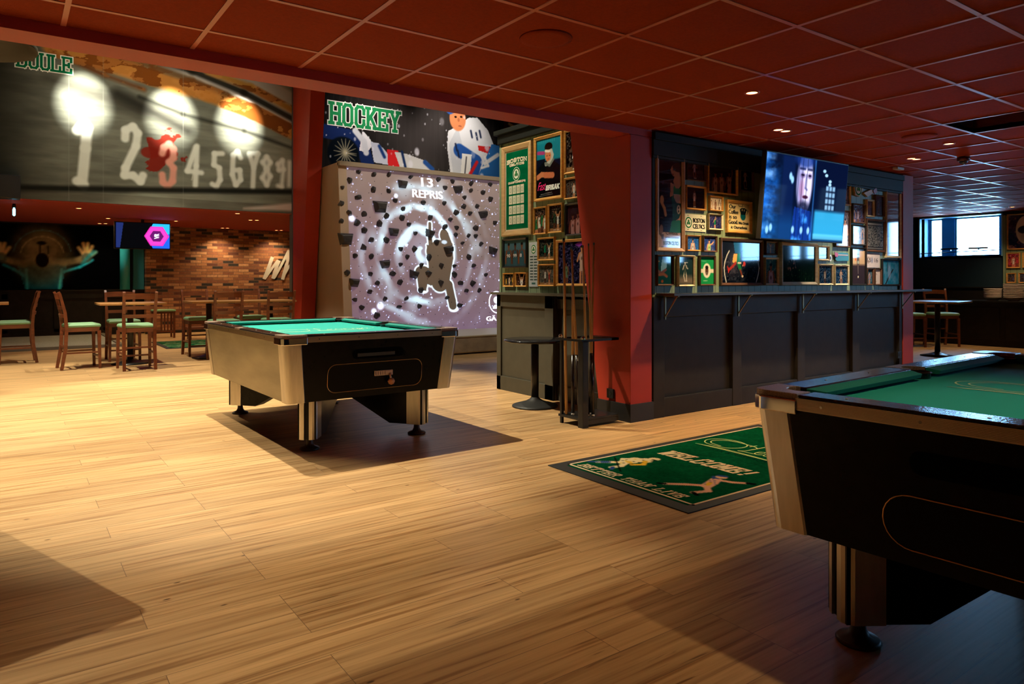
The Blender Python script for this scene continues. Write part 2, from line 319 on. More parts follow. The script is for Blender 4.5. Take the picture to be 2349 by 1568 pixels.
GL = {
 'A': ([[(0, 0), (.42, 1), (.58, 1), (1, 0)], [(.2, .3), (.8, .3)]], [(0, 0), (1, 0)]),
 'B': ([[(0, 0), (0, 1), (.78, 1), (1, .86), (1, .64), (.82, .52), (0, .52)], [(.82, .52), (1, .4), (1, .14), (.78, 0), (0, 0)]], [(-.0, 0), (-.0, 1)]),
 'C': ([[(1, .68), (1, .86), (.78, 1), (.22, 1), (0, .86), (0, .14), (.22, 0), (.78, 0), (1, .14), (1, .32)]], []),
 'E': ([[(1, .76), (1, 1), (0, 1), (0, 0), (1, 0), (1, .24)], [(0, .5), (.7, .5)], [(.7, .38), (.7, .62)]], [(0, 0), (0, 1)]),
 'H': ([[(0, 0), (0, 1)], [(1, 0), (1, 1)], [(0, .5), (1, .5)]], [(0, 0), (0, 1), (1, 0), (1, 1)]),
 'I': ([[(.5, 0), (.5, 1)]], [(.5, 0), (.5, 1)]),
 'K': ([[(0, 0), (0, 1)], [(.95, 1), (.1, .42)], [(.35, .58), (1, 0)]], [(0, 0), (0, 1), (.95, 1), (1, 0)]),
 'L': ([[(0, 1), (0, 0), (1, 0), (1, .3)]], [(0, 0), (0, 1)]),
 'M': ([[(0, 0), (0, 1), (.5, .3), (1, 1), (1, 0)]], [(0, 0), (0, 1), (1, 0), (1, 1)]),
 'N': ([[(0, 0), (0, 1), (1, 0), (1, 1)]], [(0, 0), (0, 1), (1, 1)]),
 'O': ([[(.22, 0), (0, .14), (0, .86), (.22, 1), (.78, 1), (1, .86), (1, .14), (.78, 0), (.22, 0)]], []),
 'P': ([[(0, 0), (0, 1), (.78, 1), (1, .86), (1, .6), (.78, .46), (0, .46)]], [(0, 0), (0, 1)]),
 'R': ([[(0, 0), (0, 1), (.78, 1), (1, .86), (1, .62), (.8, .5), (0, .5)], [(.65, .5), (1, 0)]], [(0, 0), (0, 1), (1, 0)]),
 'S': ([[(1, .7), (1, .86), (.78, 1), (.22, 1), (0, .86), (0, .64), (.2, .52), (.8, .48), (1, .36), (1, .14), (.78, 0), (.22, 0), (0, .14), (0, .3)]], []),
 'T': ([[(0, .72), (0, 1), (1, 1), (1, .72)], [(.5, 0), (.5, 1)]], [(.5, 0)]),
 'U': ([[(0, 1), (0, .14), (.22, 0), (.78, 0), (1, .14), (1, 1)]], [(0, 1), (1, 1)]),
 'V': ([[(0, 1), (.45, 0), (.55, 0), (1, 1)]], [(0, 1), (1, 1)]),
 'W': ([[(0, 1), (.22, 0), (.5, .75), (.78, 0), (1, 1)]], [(0, 1), (1, 1)]),
 'Y': ([[(0, 1), (.5, .48), (1, 1)], [(.5, .48), (.5, 0)]], [(0, 1), (1, 1), (.5, 0)]),
 '!': ([[(.5, .38), (.5, 1)], [(.5, 0), (.5, .06)]], []),
}
def _nrm(fn):
    a, b, c = Vector(fn(0, 0)), Vector(fn(1, 0)), Vector(fn(0, 1)); return (b - a).cross(c - a).normalized()
def slab(mb, text, fn, x, y, w, h, hw, m, col, slant=0.0, serif=0.2, gap=0.5):
    n = len(text); nv = _nrm(fn); jj = 0; units = sum(0.5 if ch in 'I! ' else 1.0 for ch in text) + gap * (n - 1); cw = w / units; cx = x
    for ch in text:
        k = 0.5 if ch in 'I! ' else 1.0
        if ch != ' ':
            st, sf = GL[ch]; segs = []
            for pl in st: segs += list(zip(pl[:-1], pl[1:]))
            segs += [((a - serif, b), (a + serif, b)) for a, b in sf]
            for (ax, ay), (bx, by) in segs:
                o = 0.5 if k < 1 else 0.0
                p = Vector((cx + (ax - o) * cw + o * cw * k, y + ay * h)); q = Vector((cx + (bx - o) * cw + o * cw * k, y + by * h))
                d = (q - p).normalized() if (q - p).length > 1e-6 else Vector((1, 0)); nn = Vector((-d.y, d.x)) * hw; e = d * hw
                vs = [p - e - nn, q + e - nn, q + e + nn, p - e + nn]
                jj += 1; mb.add([Vector(fn(v.x + slant * (v.y - y), v.y)) + nv * (.00008 * (jj % 24)) for v in vs], [(0, 1, 2, 3)], m, col)
        cx += cw * (k + gap)
def stroke(mb, pts, fn, wd, m, col, closed=False):
    """flat ribbon along a smooth path"""
    P = []
    n = len(pts)
    for i in range(n - (0 if closed else 1)):
        g = lambda j: Vector(pts[j % n] if closed else pts[max(0, min(n - 1, j))])
        p0, p1, p2, p3 = g(i - 1), g(i), g(i + 1), g(i + 2)
        for t in (0, .25, .5, .75): P.append(0.5 * ((2 * p1) + (p2 - p0) * t + (2 * p0 - 5 * p1 + 4 * p2 - p3) * t * t + (3 * p1 - p0 - 3 * p2 + p3) * t ** 3))
    if not closed: P.append(Vector(pts[-1]))
    else: P.append(P[0])
    vs = []
    for i, p in enumerate(P):
        d = (P[min(i + 1, len(P) - 1)] - P[max(i - 1, 0)]); d = d.normalized() if d.length > 1e-7 else Vector((1, 0)); nn = Vector((-d.y, d.x)) * wd / 2
        vs += [fn(*(p - nn)), fn(*(p + nn))]
    mb.add(vs, [(2 * i, 2 * i + 2, 2 * i + 3, 2 * i + 1) for i in range(len(P) - 1)], m, col)
SCRIPT = [  # the venue's script lettering in a 1 x 0.42 box
 ([(.20, .10), (.06, .13), (.0, .24), (.06, .35), (.20, .385), (.33, .33), (.36, .22), (.30, .12), (.20, .10)], 1),
 ([(.22, .13), (.10, .16), (.055, .24), (.12, .33), (.22, .355), (.40, .33), (.46, .28)], 0),
 ([(.385, .33), (.39, .38), (.375, .30)], 0),
 ([(.52, .35), (.47, .40), (.455, .30), (.44, .16), (.40, .11), (.46, .12), (.54, .12)], 0),
 ([(.53, .17), (.575, .20), (.565, .235), (.53, .21), (.535, .14), (.565, .125), (.60, .15)], 0),
 ([(.665, .215), (.635, .235), (.61, .20), (.615, .14), (.645, .13), (.665, .17), (.668, .23), (.668, .15), (.69, .13)], 0),
 ([(.69, .13), (.705, .235), (.712, .20), (.745, .225), (.755, .15), (.775, .14), (.79, .225), (.795, .15), (.82, .14), (.84, .225), (.835, .06), (.80, .0), (.79, .05), (.86, .15)], 0),
 ([(.86, .15), (.91, .23), (.93, .16), (.90, .12), (.96, .13), (1.0, .17)], 0),
 ([(.03, .04), (.30, .065), (.60, .05), (.86, .02), (.60, .035), (.30, .045), (.03, .04)], 0)]
def script_logo(mb, fn, x, y, w, wd, m, col):
    for pts, c in SCRIPT: stroke(mb, pts[:-1] if c else pts, lambda a, b: fn(x + a * w, y + b * w), wd, m, col, closed=bool(c))

# ------------------------------------------------------------------ pictures painted on fine meshes
class Canvas:
    """v runs 0..1 over the height, u runs 0..asp over the width"""
    def __init__(s, W, H, res, colr):
        s.W, s.H = W, H; s.nx = max(6, int(W * res)); s.ny = max(6, int(H * res)); s.asp = W / H
        s.U, s.V = np.meshgrid(np.linspace(0, s.asp, s.nx), np.linspace(0, 1, s.ny)); s.a = np.zeros((s.ny, s.nx, 3)); s.a[:] = colr; s.px = 1.0 / s.ny
    def mix(s, k, c): k = np.clip(k, 0, 1)[..., None]; s.a = s.a * (1 - k) + np.array(c, float) * k
    def ell(s, x, y, rx, ry, c, a=1, soft=None, rot=0):
        dx = s.U - x; dy = s.V - y; t = R(rot); q = dx * math.cos(t) + dy * math.sin(t); r = -dx * math.sin(t) + dy * math.cos(t)
        d = np.sqrt((q / rx) ** 2 + (r / ry) ** 2); sf = soft if soft else max(s.px / min(rx, ry), 0.02)
        s.mix(np.clip((1 - d) / sf + 0.5, 0, 1) * a, c)
    def seg(s, x0, y0, x1, y1, r0, r1, c, a=1, soft=None):
        dx, dy = x1 - x0, y1 - y0; L = dx * dx + dy * dy + 1e-9; t = np.clip(((s.U - x0) * dx + (s.V - y0) * dy) / L, 0, 1)
        d = np.hypot(s.U - x0 - t * dx, s.V - y0 - t * dy) - (r0 + (r1 - r0) * t); sf = soft or s.px
        s.mix(np.clip(0.5 - d / sf, 0, 1) * a, c)
    def line(s, pts, r, c, a=1, soft=None):
        for p, q in zip(pts[:-1], pts[1:]): s.seg(p[0], p[1], q[0], q[1], r, r, c, a, soft)
    def rect(s, x0, y0, x1, y1, c, a=1, soft=None):
        sf = soft or s.px; k = np.clip((s.U - x0) / sf + .5, 0, 1) * np.clip((x1 - s.U) / sf + .5, 0, 1) * np.clip((s.V - y0) / sf + .5, 0, 1) * np.clip((y1 - s.V) / sf + .5, 0, 1); s.mix(k * a, c)
    def poly(s, pts, c, a=1):
        ins = np.zeros(s.U.shape, bool); n = len(pts)
        for i in range(n):
            x0, y0 = pts[i]; x1, y1 = pts[(i + 1) % n]
            if y0 == y1: continue
            ins ^= ((y0 > s.V) != (y1 > s.V)) & (s.U < (x1 - x0) * (s.V - y0) / (y1 - y0) + x0)
        s.mix(ins * float(a), c)
    def fbm(s, sx, sy, seed, octv=4):
        rs = np.random.RandomState(seed); out = np.zeros(s.U.shape); amp = 1; tot = 0
        for o in range(octv):
            gx = int(s.asp * sx) + 3; gy = int(sy) + 3; g = rs.rand(gy, gx); x = s.U * sx * 1.0; y = s.V * sy * 1.0
            x = np.clip(x, 0, gx - 1.001); y = np.clip(y, 0, gy - 1.001); xi = x.astype(int); yi = y.astype(int); fx = x - xi; fy = y - yi; fx = fx * fx * (3 - 2 * fx); fy = fy * fy * (3 - 2 * fy)
            xj = np.minimum(xi + 1, gx - 1); yj = np.minimum(yi + 1, gy - 1)
            out += amp * ((g[yi, xi] * (1 - fx) + g[yi, xj] * fx) * (1 - fy) + (g[yj, xi] * (1 - fx) + g[yj, xj] * fx) * fy); tot += amp; amp *= .55; sx *= 2; sy *= 2
        return out / tot
    def rgb(s): return lin(np.clip(s.a, 0, 255))
def grid_mesh(name, c, m, fn, parent=None, extra=None):
    """mesh of the canvas; fn(x,z)->3D with x 0..W, z 0..H (metres)"""
    nx, ny = c.nx, c.ny; xs = np.linspace(0, c.W, nx); zs = np.linspace(0, c.H, ny)
    P0 = np.array(fn(0, 0), float); PX = (np.array(fn(1, 0)) - P0); PZ = (np.array(fn(0, 1)) - P0)
    co = P0 + xs[None, :, None] * PX + zs[:, None, None] * PZ
    idx = np.arange(nx * ny).reshape(ny, nx); q = np.stack([idx[:-1, :-1], idx[:-1, 1:], idx[1:, 1:], idx[1:, :-1]], -1).reshape(-1, 4)
    co = co.reshape(-1, 3); col = np.concatenate([c.rgb().reshape(-1, 3), np.ones((nx * ny, 1))], 1)
    ev, ef, ec, em, mats = [], [], [], [], [m]
    if extra is not None:
        o = len(co); ev = extra.v; ef = [tuple(o + i for i in f) for f in extra.f]; ec = extra.c
        for mm in extra.mats:
            if mm not in mats: mats.append(mm)
        em = [mats.index(extra.mats[k]) for k in extra.m]
    me = bpy.data.meshes.new(name); nv = len(co) + len(ev); nq = len(q); loops = q.size + sum(len(f) for f in ef)
    me.vertices.add(nv); me.vertices.foreach_set('co', np.concatenate([co] + ([np.array(ev, float)] if ev else []), 0).astype('f').ravel())
    me.loops.add(loops); me.loops.foreach_set('vertex_index', np.concatenate([q.ravel()] + ([np.concatenate([np.array(f) for f in ef])] if ef else [])).astype('i'))
    cnt = [4] * nq + [len(f) for f in ef]; st = np.concatenate([[0], np.cumsum(cnt)[:-1]]).astype('i')
    me.polygons.add(len(cnt)); me.polygons.foreach_set('loop_start', st); me.polygons.foreach_set('material_index', np.array([0] * nq + em, 'i'))
    for mm in mats: me.materials.append(mm)
    me.update(calc_edges=True); me.validate()
    ca = me.color_attributes.new('Col', 'FLOAT_COLOR', 'POINT'); ca.data.foreach_set('color', np.concatenate([col] + ([np.array(ec, float)] if ev else []), 0).astype('f').ravel())
    ob = bpy.data.objects.new(name, me); COL.objects.link(ob)
    if parent is not None: ob.parent = parent
    return ob

# ================================================================== THE SETTING
CEIL = 2.461; SOF = 2.40; HALLZ = 5.3
fl = MB(); fl.box(-5.2, -7.2, -0.1, 15.4, 18.3, 0.0, floor_mat()); struct(fl.build('floor'))
# front room ceiling with one open recess, and its grid bars
hx0, hx1, hy0, hy1 = 6.228, 6.828, 1.45, 2.65
ce = MB()
def cpl(x0, y0, x1, y1): ce.box(x0, y0, CEIL, x1, y1, CEIL + 0.04, redceil)
cpl(-5, -7, hx0, 4.42); cpl(hx1, -7, 9.05, 4.42); cpl(hx0, -7, hx1, hy0); cpl(hx0, hy1, hx1, 4.42); cpl(9.05, -7, 15.1, 7.0); cpl(4.51, 4.42, 9.05, 6.30)
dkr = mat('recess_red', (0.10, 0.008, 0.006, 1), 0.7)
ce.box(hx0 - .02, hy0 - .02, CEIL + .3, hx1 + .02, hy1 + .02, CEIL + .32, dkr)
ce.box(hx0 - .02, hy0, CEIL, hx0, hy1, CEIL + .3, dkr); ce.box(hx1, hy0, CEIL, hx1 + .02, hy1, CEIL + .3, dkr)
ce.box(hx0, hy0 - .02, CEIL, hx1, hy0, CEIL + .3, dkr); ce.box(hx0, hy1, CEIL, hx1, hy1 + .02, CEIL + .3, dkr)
struct(ce.build('ceiling'))
gb = MB()
i = -9
while 0.228 + .6 * i < 15.1:
    x = 0.228 + .6 * i; y1 = 4.19 if x < 9.05 else 7.0
    if hx0 - .01 < x < hx1 + .01: pass
    gb.box(x - .012, -7, CEIL - .004, x + .012, y1, CEIL + .0, redbar); i += 1
j = -6
while 3.85 - .6 * j > -7:
    y = 3.85 - .6 * j
    if y < 7.0:
        x0 = -5 if y < 4.19 else 9.05
        spans = [(x0, 15.1)] if not (hy0 < y < hy1 - .01) else [(x0, hx0), (hx1, 15.1)]
        for a, b in spans: gb.box(a, y - .012, CEIL - .0035, b, y + .012, CEIL + .0, redbar)
    j += 1
struct(gb.build('trim_1'), 'red ceiling grid')
# beam between the low room and the hall
bmh = MB(); bmh.box(-5, 4.19, SOF, 4.464, 4.42, HALLZ, red); bmh.box(4.464, 4.33, CEIL + .04, 10.3, 4.42, HALLZ, red); bmh.box(10.2, 4.42, CEIL + .05, 10.3, 6.36, HALLZ, red); struct(bmh.build('wall_front'))
# hall shell
struct(box('ceiling', -5.2, 4.19, HALLZ, 10.4, 12.95, HALLZ + .1, mat('hall_ceiling_dark', (0.03, 0.03, 0.03, 1), 0.8)))
struct(box('wall_left', -5.2, -7, 0, -5, 18.2, HALLZ, mat('left_wall_paint', (0.05, 0.045, 0.04, 1), 0.8)))
struct(box('wall_hall_right', 10.2, 6.36, 0, 10.3, 12.9, HALLZ, mat('hall_grey', (0.10, 0.09, 0.085, 1), 0.8)))
struct(box('wall_upper', -5, 12.76, 2.39, 4.21, 12.9, HALLZ, red))
struct(box('wall_hockey', 4.21, 12.76, 0, 10.2, 12.9, HALLZ, mat('hall_grey', (0.10, 0.09, 0.085, 1), 0.8)))
# low rear room behind the banner wall
struct(box('ceiling', -5, 12.9, 2.39, 8, 18.2, 2.47, mat('rear_red_ceiling', (0.36, 0.03, 0.012, 1), 0.8, noise=(40, 0.08))))
struct(box('wall_back', -5, 17.75, 0, 2.5, 17.9, 2.39, mat('matt_black_wall', (0.006, 0.006, 0.007, 1), 0.6)))
struct(box('wall_brick', 2.5, 17.4, 0, 8.0, 17.9, 2.39, brick_mat()))
struct(box('wall_rear_right', 7.6, 12.9, 0, 7.7, 17.4, 2.39, mat('matt_black_wall', (0.006, 0.006, 0.007, 1), 0.6)))
bsb = MB(); bsb.box(2.48, 17.36, 0, 7.6, 17.4, 0.06, black); struct(bsb.build('baseboard_back'))
# black panelled wainscot under the wall painting
wn = MB(); wn.box(-5, 17.70, 0, 2.56, 17.75, 0.97, dkwall); wn.box(-5, 17.66, 0.955, 2.60, 17.75, 0.985, dkwall); wn.box(-5, 17.68, 0.0, 2.56, 17.70, 0.16, dkwall); wn.box(-5, 17.68, .80, 2.56, 17.70, .955, dkwall)
for x in np.arange(-4.6, 2.6, 0.9): wn.box(x, 17.68, 0.1, x + .1, 17.70, 0.9, dkwall)
struct(wn.build('wall_wainscot'))
# grey gravel boule lane
cl = MB(); cl.box(-4.9, 14.4, 0.0, 1.62, 17.6, 0.03, grav); cl.build
o = cl.build('boule_lane'); tag(o, 'long grey gravel boule lane in front of the black painted wall', 'boule lane')
ob = MB(); ob.box(-4.9, 14.32, 0, 1.70, 14.4, 0.05, mat('lane_edge', (0.16, 0.15, 0.12, 1), 0.6)); ob.box(1.62, 14.4, 0, 1.70, 17.6, 0.05, MATS['lane_edge']); ob.build('lane_edge', o)

# right hand end: dark wall with a strip of windows under the ceiling
wr = MB(); dbl = mat('navy_wall', (0.010, 0.035, 0.060, 1), 0.6)
SILL, HEAD = 1.66, 2.432
WINS = [(5.36, 6.81), (-5.4, -4.65), (-2.85, -2.2), (-1.43, -1.12), (-1.04, -0.40), (-0.28, 0.30), (0.85, 1.25)]
wr.box(15.1, -7, 0, 15.25, 7.0, SILL, dbl); wr.box(15.1, -7, HEAD, 15.25, 7.0, CEIL, dbl)
ys = sorted(WINS); edges = [-7.0] + [v for q in ys for v in q] + [7.0]
for k in range(0, len(edges), 2): wr.box(15.1, edges[k], SILL, 15.25, edges[k + 1], HEAD, dbl)
struct(wr.build('wall_right'))
wfm = mat('window_frame_paint', (0.12, 0.30, 0.42, 1), 0.4); rvm = mat('window_reveal_paint', (0.06, 0.22, 0.34, 1), 0.6)
for k, (a, b) in enumerate(sorted(WINS)):
    if k == len(WINS) - 1: continue
    wf = MB(); wf.box(15.13, a, SILL, 15.19, a + .03, HEAD, wfm); wf.box(15.13, b - .03, SILL, 15.19, b, HEAD, wfm); wf.box(15.13, a, SILL, 15.19, b, SILL + .03, wfm); wf.box(15.13, a, HEAD - .03, 15.19, b, HEAD, wfm)
    wf.box(15.14, a, SILL + .09, 15.18, b, SILL + .105, wfm)
    wf.box(15.17, a - .0, SILL, 15.26, a + .025, HEAD, rvm); wf.box(15.17, b - .025, SILL, 15.26, b, HEAD, rvm); wf.box(15.17, a, HEAD - .025, 15.26, b, HEAD, rvm); wf.box(15.17, a, SILL, 15.26, b, SILL + .025, rvm)
    o = struct(wf.build('window_%d' % (k + 1))); box('window_pane', 15.158, a + .02, SILL + .02, 15.162, b - .02, HEAD - .02, glassm, o)
struct(box('wall_north_right', 9.05, 7.0, 0, 15.25, 7.1, CEIL, mat('dark_north_wall', (0.02, 0.025, 0.028, 1), 0.5)))
struct(box('wall_rear', -5, -7.15, 0, 15.25, -7, CEIL, mat('dark_south_wall', (0.03, 0.028, 0.027, 1), 0.7)))
# deep bay with two panes behind it
bay = MB(); bm_ = mat('bay_reveal_paint', (0.03, 0.27, 0.46, 1), 0.6); a, b = 5.36, 6.81; XW = 15.46
bay.box(15.1, a - .05, SILL - .05, XW + .05, a, HEAD + .05, bm_); bay.box(15.1, b, SILL - .05, XW + .05, 7.0, HEAD + .05, bm_); bay.box(15.1, a, HEAD, XW + .05, b, HEAD + .05, bm_); bay.box(15.1, a, SILL - .05, XW + .05, b, SILL, bm_)
bay.box(XW - .03, a, SILL, XW + .05, 5.53, HEAD, bm_); bay.box(XW - .03, 6.32, SILL, XW + .05, 6.55, HEAD, bm_); bay.box(XW - .03, 6.79, SILL, XW + .05, b, HEAD, bm_)
struct(bay.build('trim_5'), 'blue reveals of the window bay')
for k, (a, b) in enumerate(((5.53, 6.32), (6.55, 6.79))):
    wf = MB(); wf.box(XW, a, SILL, XW + .05, a + .025, HEAD, wfm); wf.box(XW, b - .025, SILL, XW + .05, b, HEAD, wfm); wf.box(XW, a, SILL, XW + .05, b, SILL + .025, wfm); wf.box(XW, a, HEAD - .025, XW + .05, b, HEAD, wfm)
    o = struct(wf.build('window_%d' % (k + 8))); box('window_pane', XW + .02, a + .02, SILL + .02, XW + .024, b - .02, HEAD - .02, glassm, o)
# window surround
ws = MB(); lb = mat('bay_blue_trim', (0.20, 0.45, 0.60, 1), 0.45)
ws.box(15.02, 5.335, SILL - .02, 15.1, 5.36, CEIL - .012, lb); ws.box(15.02, 6.80, SILL - .02, 15.1, 6.825, CEIL - .012, lb); ws.box(15.02, 5.335, CEIL - .04, 15.1, 6.825, CEIL - .012, lb)
struct(ws.build('trim_2'), 'pale blue surround of the window bay')
# sage boarded wall right of the windows
sw = MB(); sw.box(15.06, 3.4, 1.06, 15.1, 5.33, CEIL - .06, bead_x); sw.box(15.04, 3.4, CEIL - .08, 15.1, 5.36, CEIL - .012, dkgreen); sw.box(15.03, 5.30, 1.06, 15.1, 5.335, CEIL - .07, mat('sage_trim', (0.20, 0.27, 0.17, 1), 0.5))
sw.box(15.03, 3.4, .0, 15.1, 7, 1.04, dkwall); sw.box(15.0, 3.4, 1.04, 15.1, 7, 1.06, dkwall); sw.box(15.01, 3.4, 0, 15.1, 7, .14, dkwall)
struct(sw.build('wall_right_panelling'))

# ---- gallery wall
gw = MB(); gw.box(4.47, 4.205, 0.95, 8.79, 4.33, 2.30, bead_y); struct(gw.build('wall_gallery'))
co = MB(); co.box(4.464, 4.17, 2.25, 8.79, 4.33, 2.445, dkgreen); co.box(4.464, 4.15, 2.38, 8.79, 4.17, 2.445, dkgreen); co.box(4.464, 4.175, 2.225, 8.79, 4.20, 2.25, dkgreen)
co.box(4.464, 4.185, 1.06, 4.50, 4.205, 2.25, dkgreen); co.box(8.74, 4.185, 1.06, 8.79, 4.205, 2.25, dkgreen)
struct(co.build('trim_3', bevel=.004), 'dark cornice along the top of the gallery wall')
wc = MB(); wc.box(4.47, 4.225, 0, 8.79, 4.32, 1.04, dkwall)
wc.box(4.47, 4.19, 0, 8.79, 4.225, 0.165, dkwall); wc.box(4.47, 4.19, 0.865, 8.79, 4.225, 1.04, dkwall)
for a, b in ((1498, 1524), (1680, 1700), (1829, 1846), (1955, 1971), (2062, 2071)):
    x0 = on_y(a, 800, 4.19)[0]; x1 = on_y(b, 800, 4.19)[0]; wc.box(x0, 4.185, 0, x1, 4.225, 1.04, dkwall)
struct(wc.build('wall_gallery_wainscot', bevel=.004))
# alcove wall (faces the hall on the left)
aw = MB(); aw.box(4.40, 4.60, 1.0, 4.50, 6.36, 2.72, bead_x)
struct(aw.build('wall_alcove'))
ac = MB(); ac.box(4.36, 4.60, 2.665, 4.50, 6.37, 2.76, dkgreen); ac.box(4.33, 4.60, 2.76, 4.50, 6.40, 2.81, dkgreen); ac.box(4.385, 6.33, 1.05, 4.50, 6.365, 2.67, mat('sage_trim', (0.20, 0.27, 0.17, 1), 0.5))
ac.box(4.40, 6.36, 0, 4.52, 6.37, 2.72, olive)
struct(ac.build('trim_4', bevel=.004), 'dark cornice of the alcove wall')
ap = MB(); ap.box(4.37, 5.385, 0, 4.50, 6.36, 1.03, olive); ap.box(4.35, 5.385, 0, 4.37, 6.365, 0.15, olive); ap.box(4.35, 5.385, .90, 4.37, 6.365, 1.03, olive); ap.box(4.35, 5.385, 0, 4.37, 5.52, 1.03, olive); ap.box(4.35, 6.29, 0, 4.37, 6.365, 1.03, olive)
ap.box(4.43, 4.60, 0, 4.50, 5.385, 1.03, olive); ap.box(4.40, 4.60, 0, 4.43, 5.385, .15, olive); ap.box(4.40, 4.60, .90, 4.43, 5.385, 1.03, olive)
struct(ap.build('wall_alcove_wainscot', bevel=.004))
struct(box('wall_alcove_return', 4.50, 6.30, 0, 10.3, 6.36, CEIL + .05, olive))
cs = box('counter_shelf', 4.29, 4.60, 1.03, 4.45, 6.40, 1.055, mat('counter_top', (0.07, 0.062, 0.045, 1), 0.4)); tag(cs, 'narrow dark counter shelf below the green banner in the alcove', 'shelf')
# bar shelf on the gallery wall with folded steel brackets
sh = thing('wall_shelf', 'long dark drinks shelf running under the picture wall', 'shelf', (6.8, 4.1, 1.05))
s_ = MB().box(-2.27, -.10, 0, 2.35, .10, .022, mat('shelf_slate', (0.035, 0.035, 0.042, 1), 0.28)).build('shelf_board', sh, bevel=.003)
brk_m = mat('bracket_metal', (.30, .22, .12, 1), .4, .8)
for px in (1521, 1689, 1837, 1963, 2065):
    x = on_y(px, 700, 4.185)[0] - 6.8; b_ = MB(); b_.box(x - .009, .055, -.205, x + .009, .068, 0, brk_m); b_.tube([(x, .06, -.18), (x, -.07, -.006)], .0045, brk_m, square=True); b_.box(x - .009, -.09, -.008, x + .009, .06, 0, brk_m); b_.build('bracket', sh)
# ---- red portal columns
def column(name, prof, x0, x1, label, base):
    t = thing(name, label, 'column', (x0, prof[0][0], 0)); ox, oy = x0, prof[0][0]
    MB().prism([(a - oy, z) for a, z in prof], 0, x1 - x0, 'x', red).build('column_shaft', t, bevel=.003)
    if base: MB().box(-.012, base[0] - oy, 0, x1 - x0 + .012, base[1] - oy, .15, black).build('skirting', t, bevel=.002)
    return t
column('portal_column', [(4.19, 0), (4.557, 0), (4.95, 2.46), (5.40, 5.3), (4.425, 5.3), (4.425, 2.398), (4.19, 2.398)], 4.21, 4.464, 'red tapered column beside the cue rack at the picture wall', (4.178, 4.585))
column('portal_column', [(12.345, 0), (12.70, 0), (12.70, 5.3), (11.67, 5.3)], 4.21, 4.464, 'red tapered column between the bowling banner and the climbing wall', (12.33, 12.70))
column('portal_column', [(4.175, 0), (4.42, 0), (4.42, 2.46), (4.175, 2.46)], 8.80, 9.054, 'straight red column closing the far right end of the picture wall', None)
for nm, loc, rz, lab in (('wall_socket', (4.205, 4.42, .215), R(-90), 'black wall socket low on the red column by the cue rack'), ('wall_socket', (8.70, 4.178, .29), 0, 'black wall socket at the right end of the dark wainscot')):
    t = thing(nm, lab, 'socket', loc, rz); MB().box(-.04, -.012, -.04, .04, .005, .04, black).build('cover_plate', t, bevel=.003)
    MB().lathe([(.02, 0), (.02, .006)], blackmetal, n=16).build('socket_hole', t, rot=(R(90), 0, 0), loc=(0, -.011, 0))

# ================================================================== LAMPS
# spots high in the hall
for k, (loc, aim, e, cone) in enumerate(HALL_SPOTS):
    t = thing('track_spotlight', ['warm track spotlight over the far end of the pool table', 'warm track spotlight near the beam over the hall', 'warm track spotlight over the left of the hall', 'warm track spotlight over the middle of the hall', 'warm track spotlight aimed at the climbing wall', 'warm track spotlight aimed at the alcove pictures', 'added unseen spotlight at the far left, for the shadow wedge'][k], 'spotlight', loc)
    MB().lathe([(.045, 0.02), (.055, .16), (.03, .2)], blackmetal, cap=False).build('lamp_head', t); MB().tube([(0, 0, .18), (0, 0, HALLZ - loc[2])], .01, blackmetal).build('stem', t)
    lamp('spot_light', 'SPOT', loc, e, WARMW, aim=aim, size=0.035, cone=cone, blend=0.25)
for k, (x, z) in enumerate(BANNER_SPOTS):
    loc = (x - .05, 11.35, 5.0); t = thing('banner_spotlight', ['leftmost of the three spotlights washing the bowling banner', 'middle one of the three spotlights washing the bowling banner', 'rightmost of the three spotlights washing the bowling banner'][k], 'spotlight', loc)
    MB().lathe([(.04, 0.0), (.05, .14), (.03, .18)], blackmetal, cap=False).build('lamp_head', t); MB().tube([(0, 0, .16), (0, 0, HALLZ - 5.0)], .01, blackmetal).build('stem', t)
    lamp('spot_light', 'SPOT', loc, 2300, (1, .96, .90), aim=(x, 12.75, z), size=0.03, cone=29, blend=1.0)
lamp('spot_light', 'SPOT', (1.9, 9.3, 5.1), 420, (1, .92, .78), aim=(1.9, 12.75, 3.5), size=0.05, cone=80, blend=1.0)  # added fill wash over the bowling banner, no fixture of its own
for x in (5.6, 7.6): lamp('spot_light', 'SPOT', (x, 11.6, 5.1), 130, (1, .9, .78), aim=(x, 12.75, 4.0), size=0.05, cone=95, blend=1.0)
# downlights of the low room and of the rear room
dl = None
def downlight(x, y, z, e, label, group, r=.038, cone=78, col=WARM):
    global dl
    t = thing('ceiling_downlight', label, 'ceiling light', (x, y, z), 0, group)
    a = MB().lathe([(r + .014, 0), (r + .012, -.006), (r, -.006), (r, 0)], trimring, cap=False).build('trim_ring', t)
    b = MB().lathe([(r, -.002), (r * .6, -.003)], lampglow).build('lamp_lens', t)
    if e: lamp('downlight_bulb', 'SPOT', (x, y, z - .012), e, col, aim=(x, y, 0), size=.03, cone=cone, blend=.85)
FR = 'round downlights in the red tile ceiling'
downlight(4.125, 2.954, CEIL, 105, 'single round downlight in the red ceiling nearest the camera', FR)
downlight(5.318, 3.549, CEIL, 170, 'left lamp of the downlight pair before the television', FR, cone=112); downlight(5.416, 3.543, CEIL, 90, 'right lamp of the downlight pair before the television', FR, cone=112)
downlight(7.159, 2.981, CEIL, 45, 'single round downlight beside the ceiling dome camera', FR)
downlight(7.70, 3.57, CEIL, 150, 'left lamp of the downlight pair at the far end of the picture wall', FR, cone=112, col=(1, .84, .62)); downlight(7.79, 3.56, CEIL, 90, 'right lamp of the downlight pair at the far end of the picture wall', FR, cone=112, col=(1, .84, .62))
downlight(1.28, 2.80, CEIL, 80, 'round downlight above the bare floor in front of the pool table', FR)
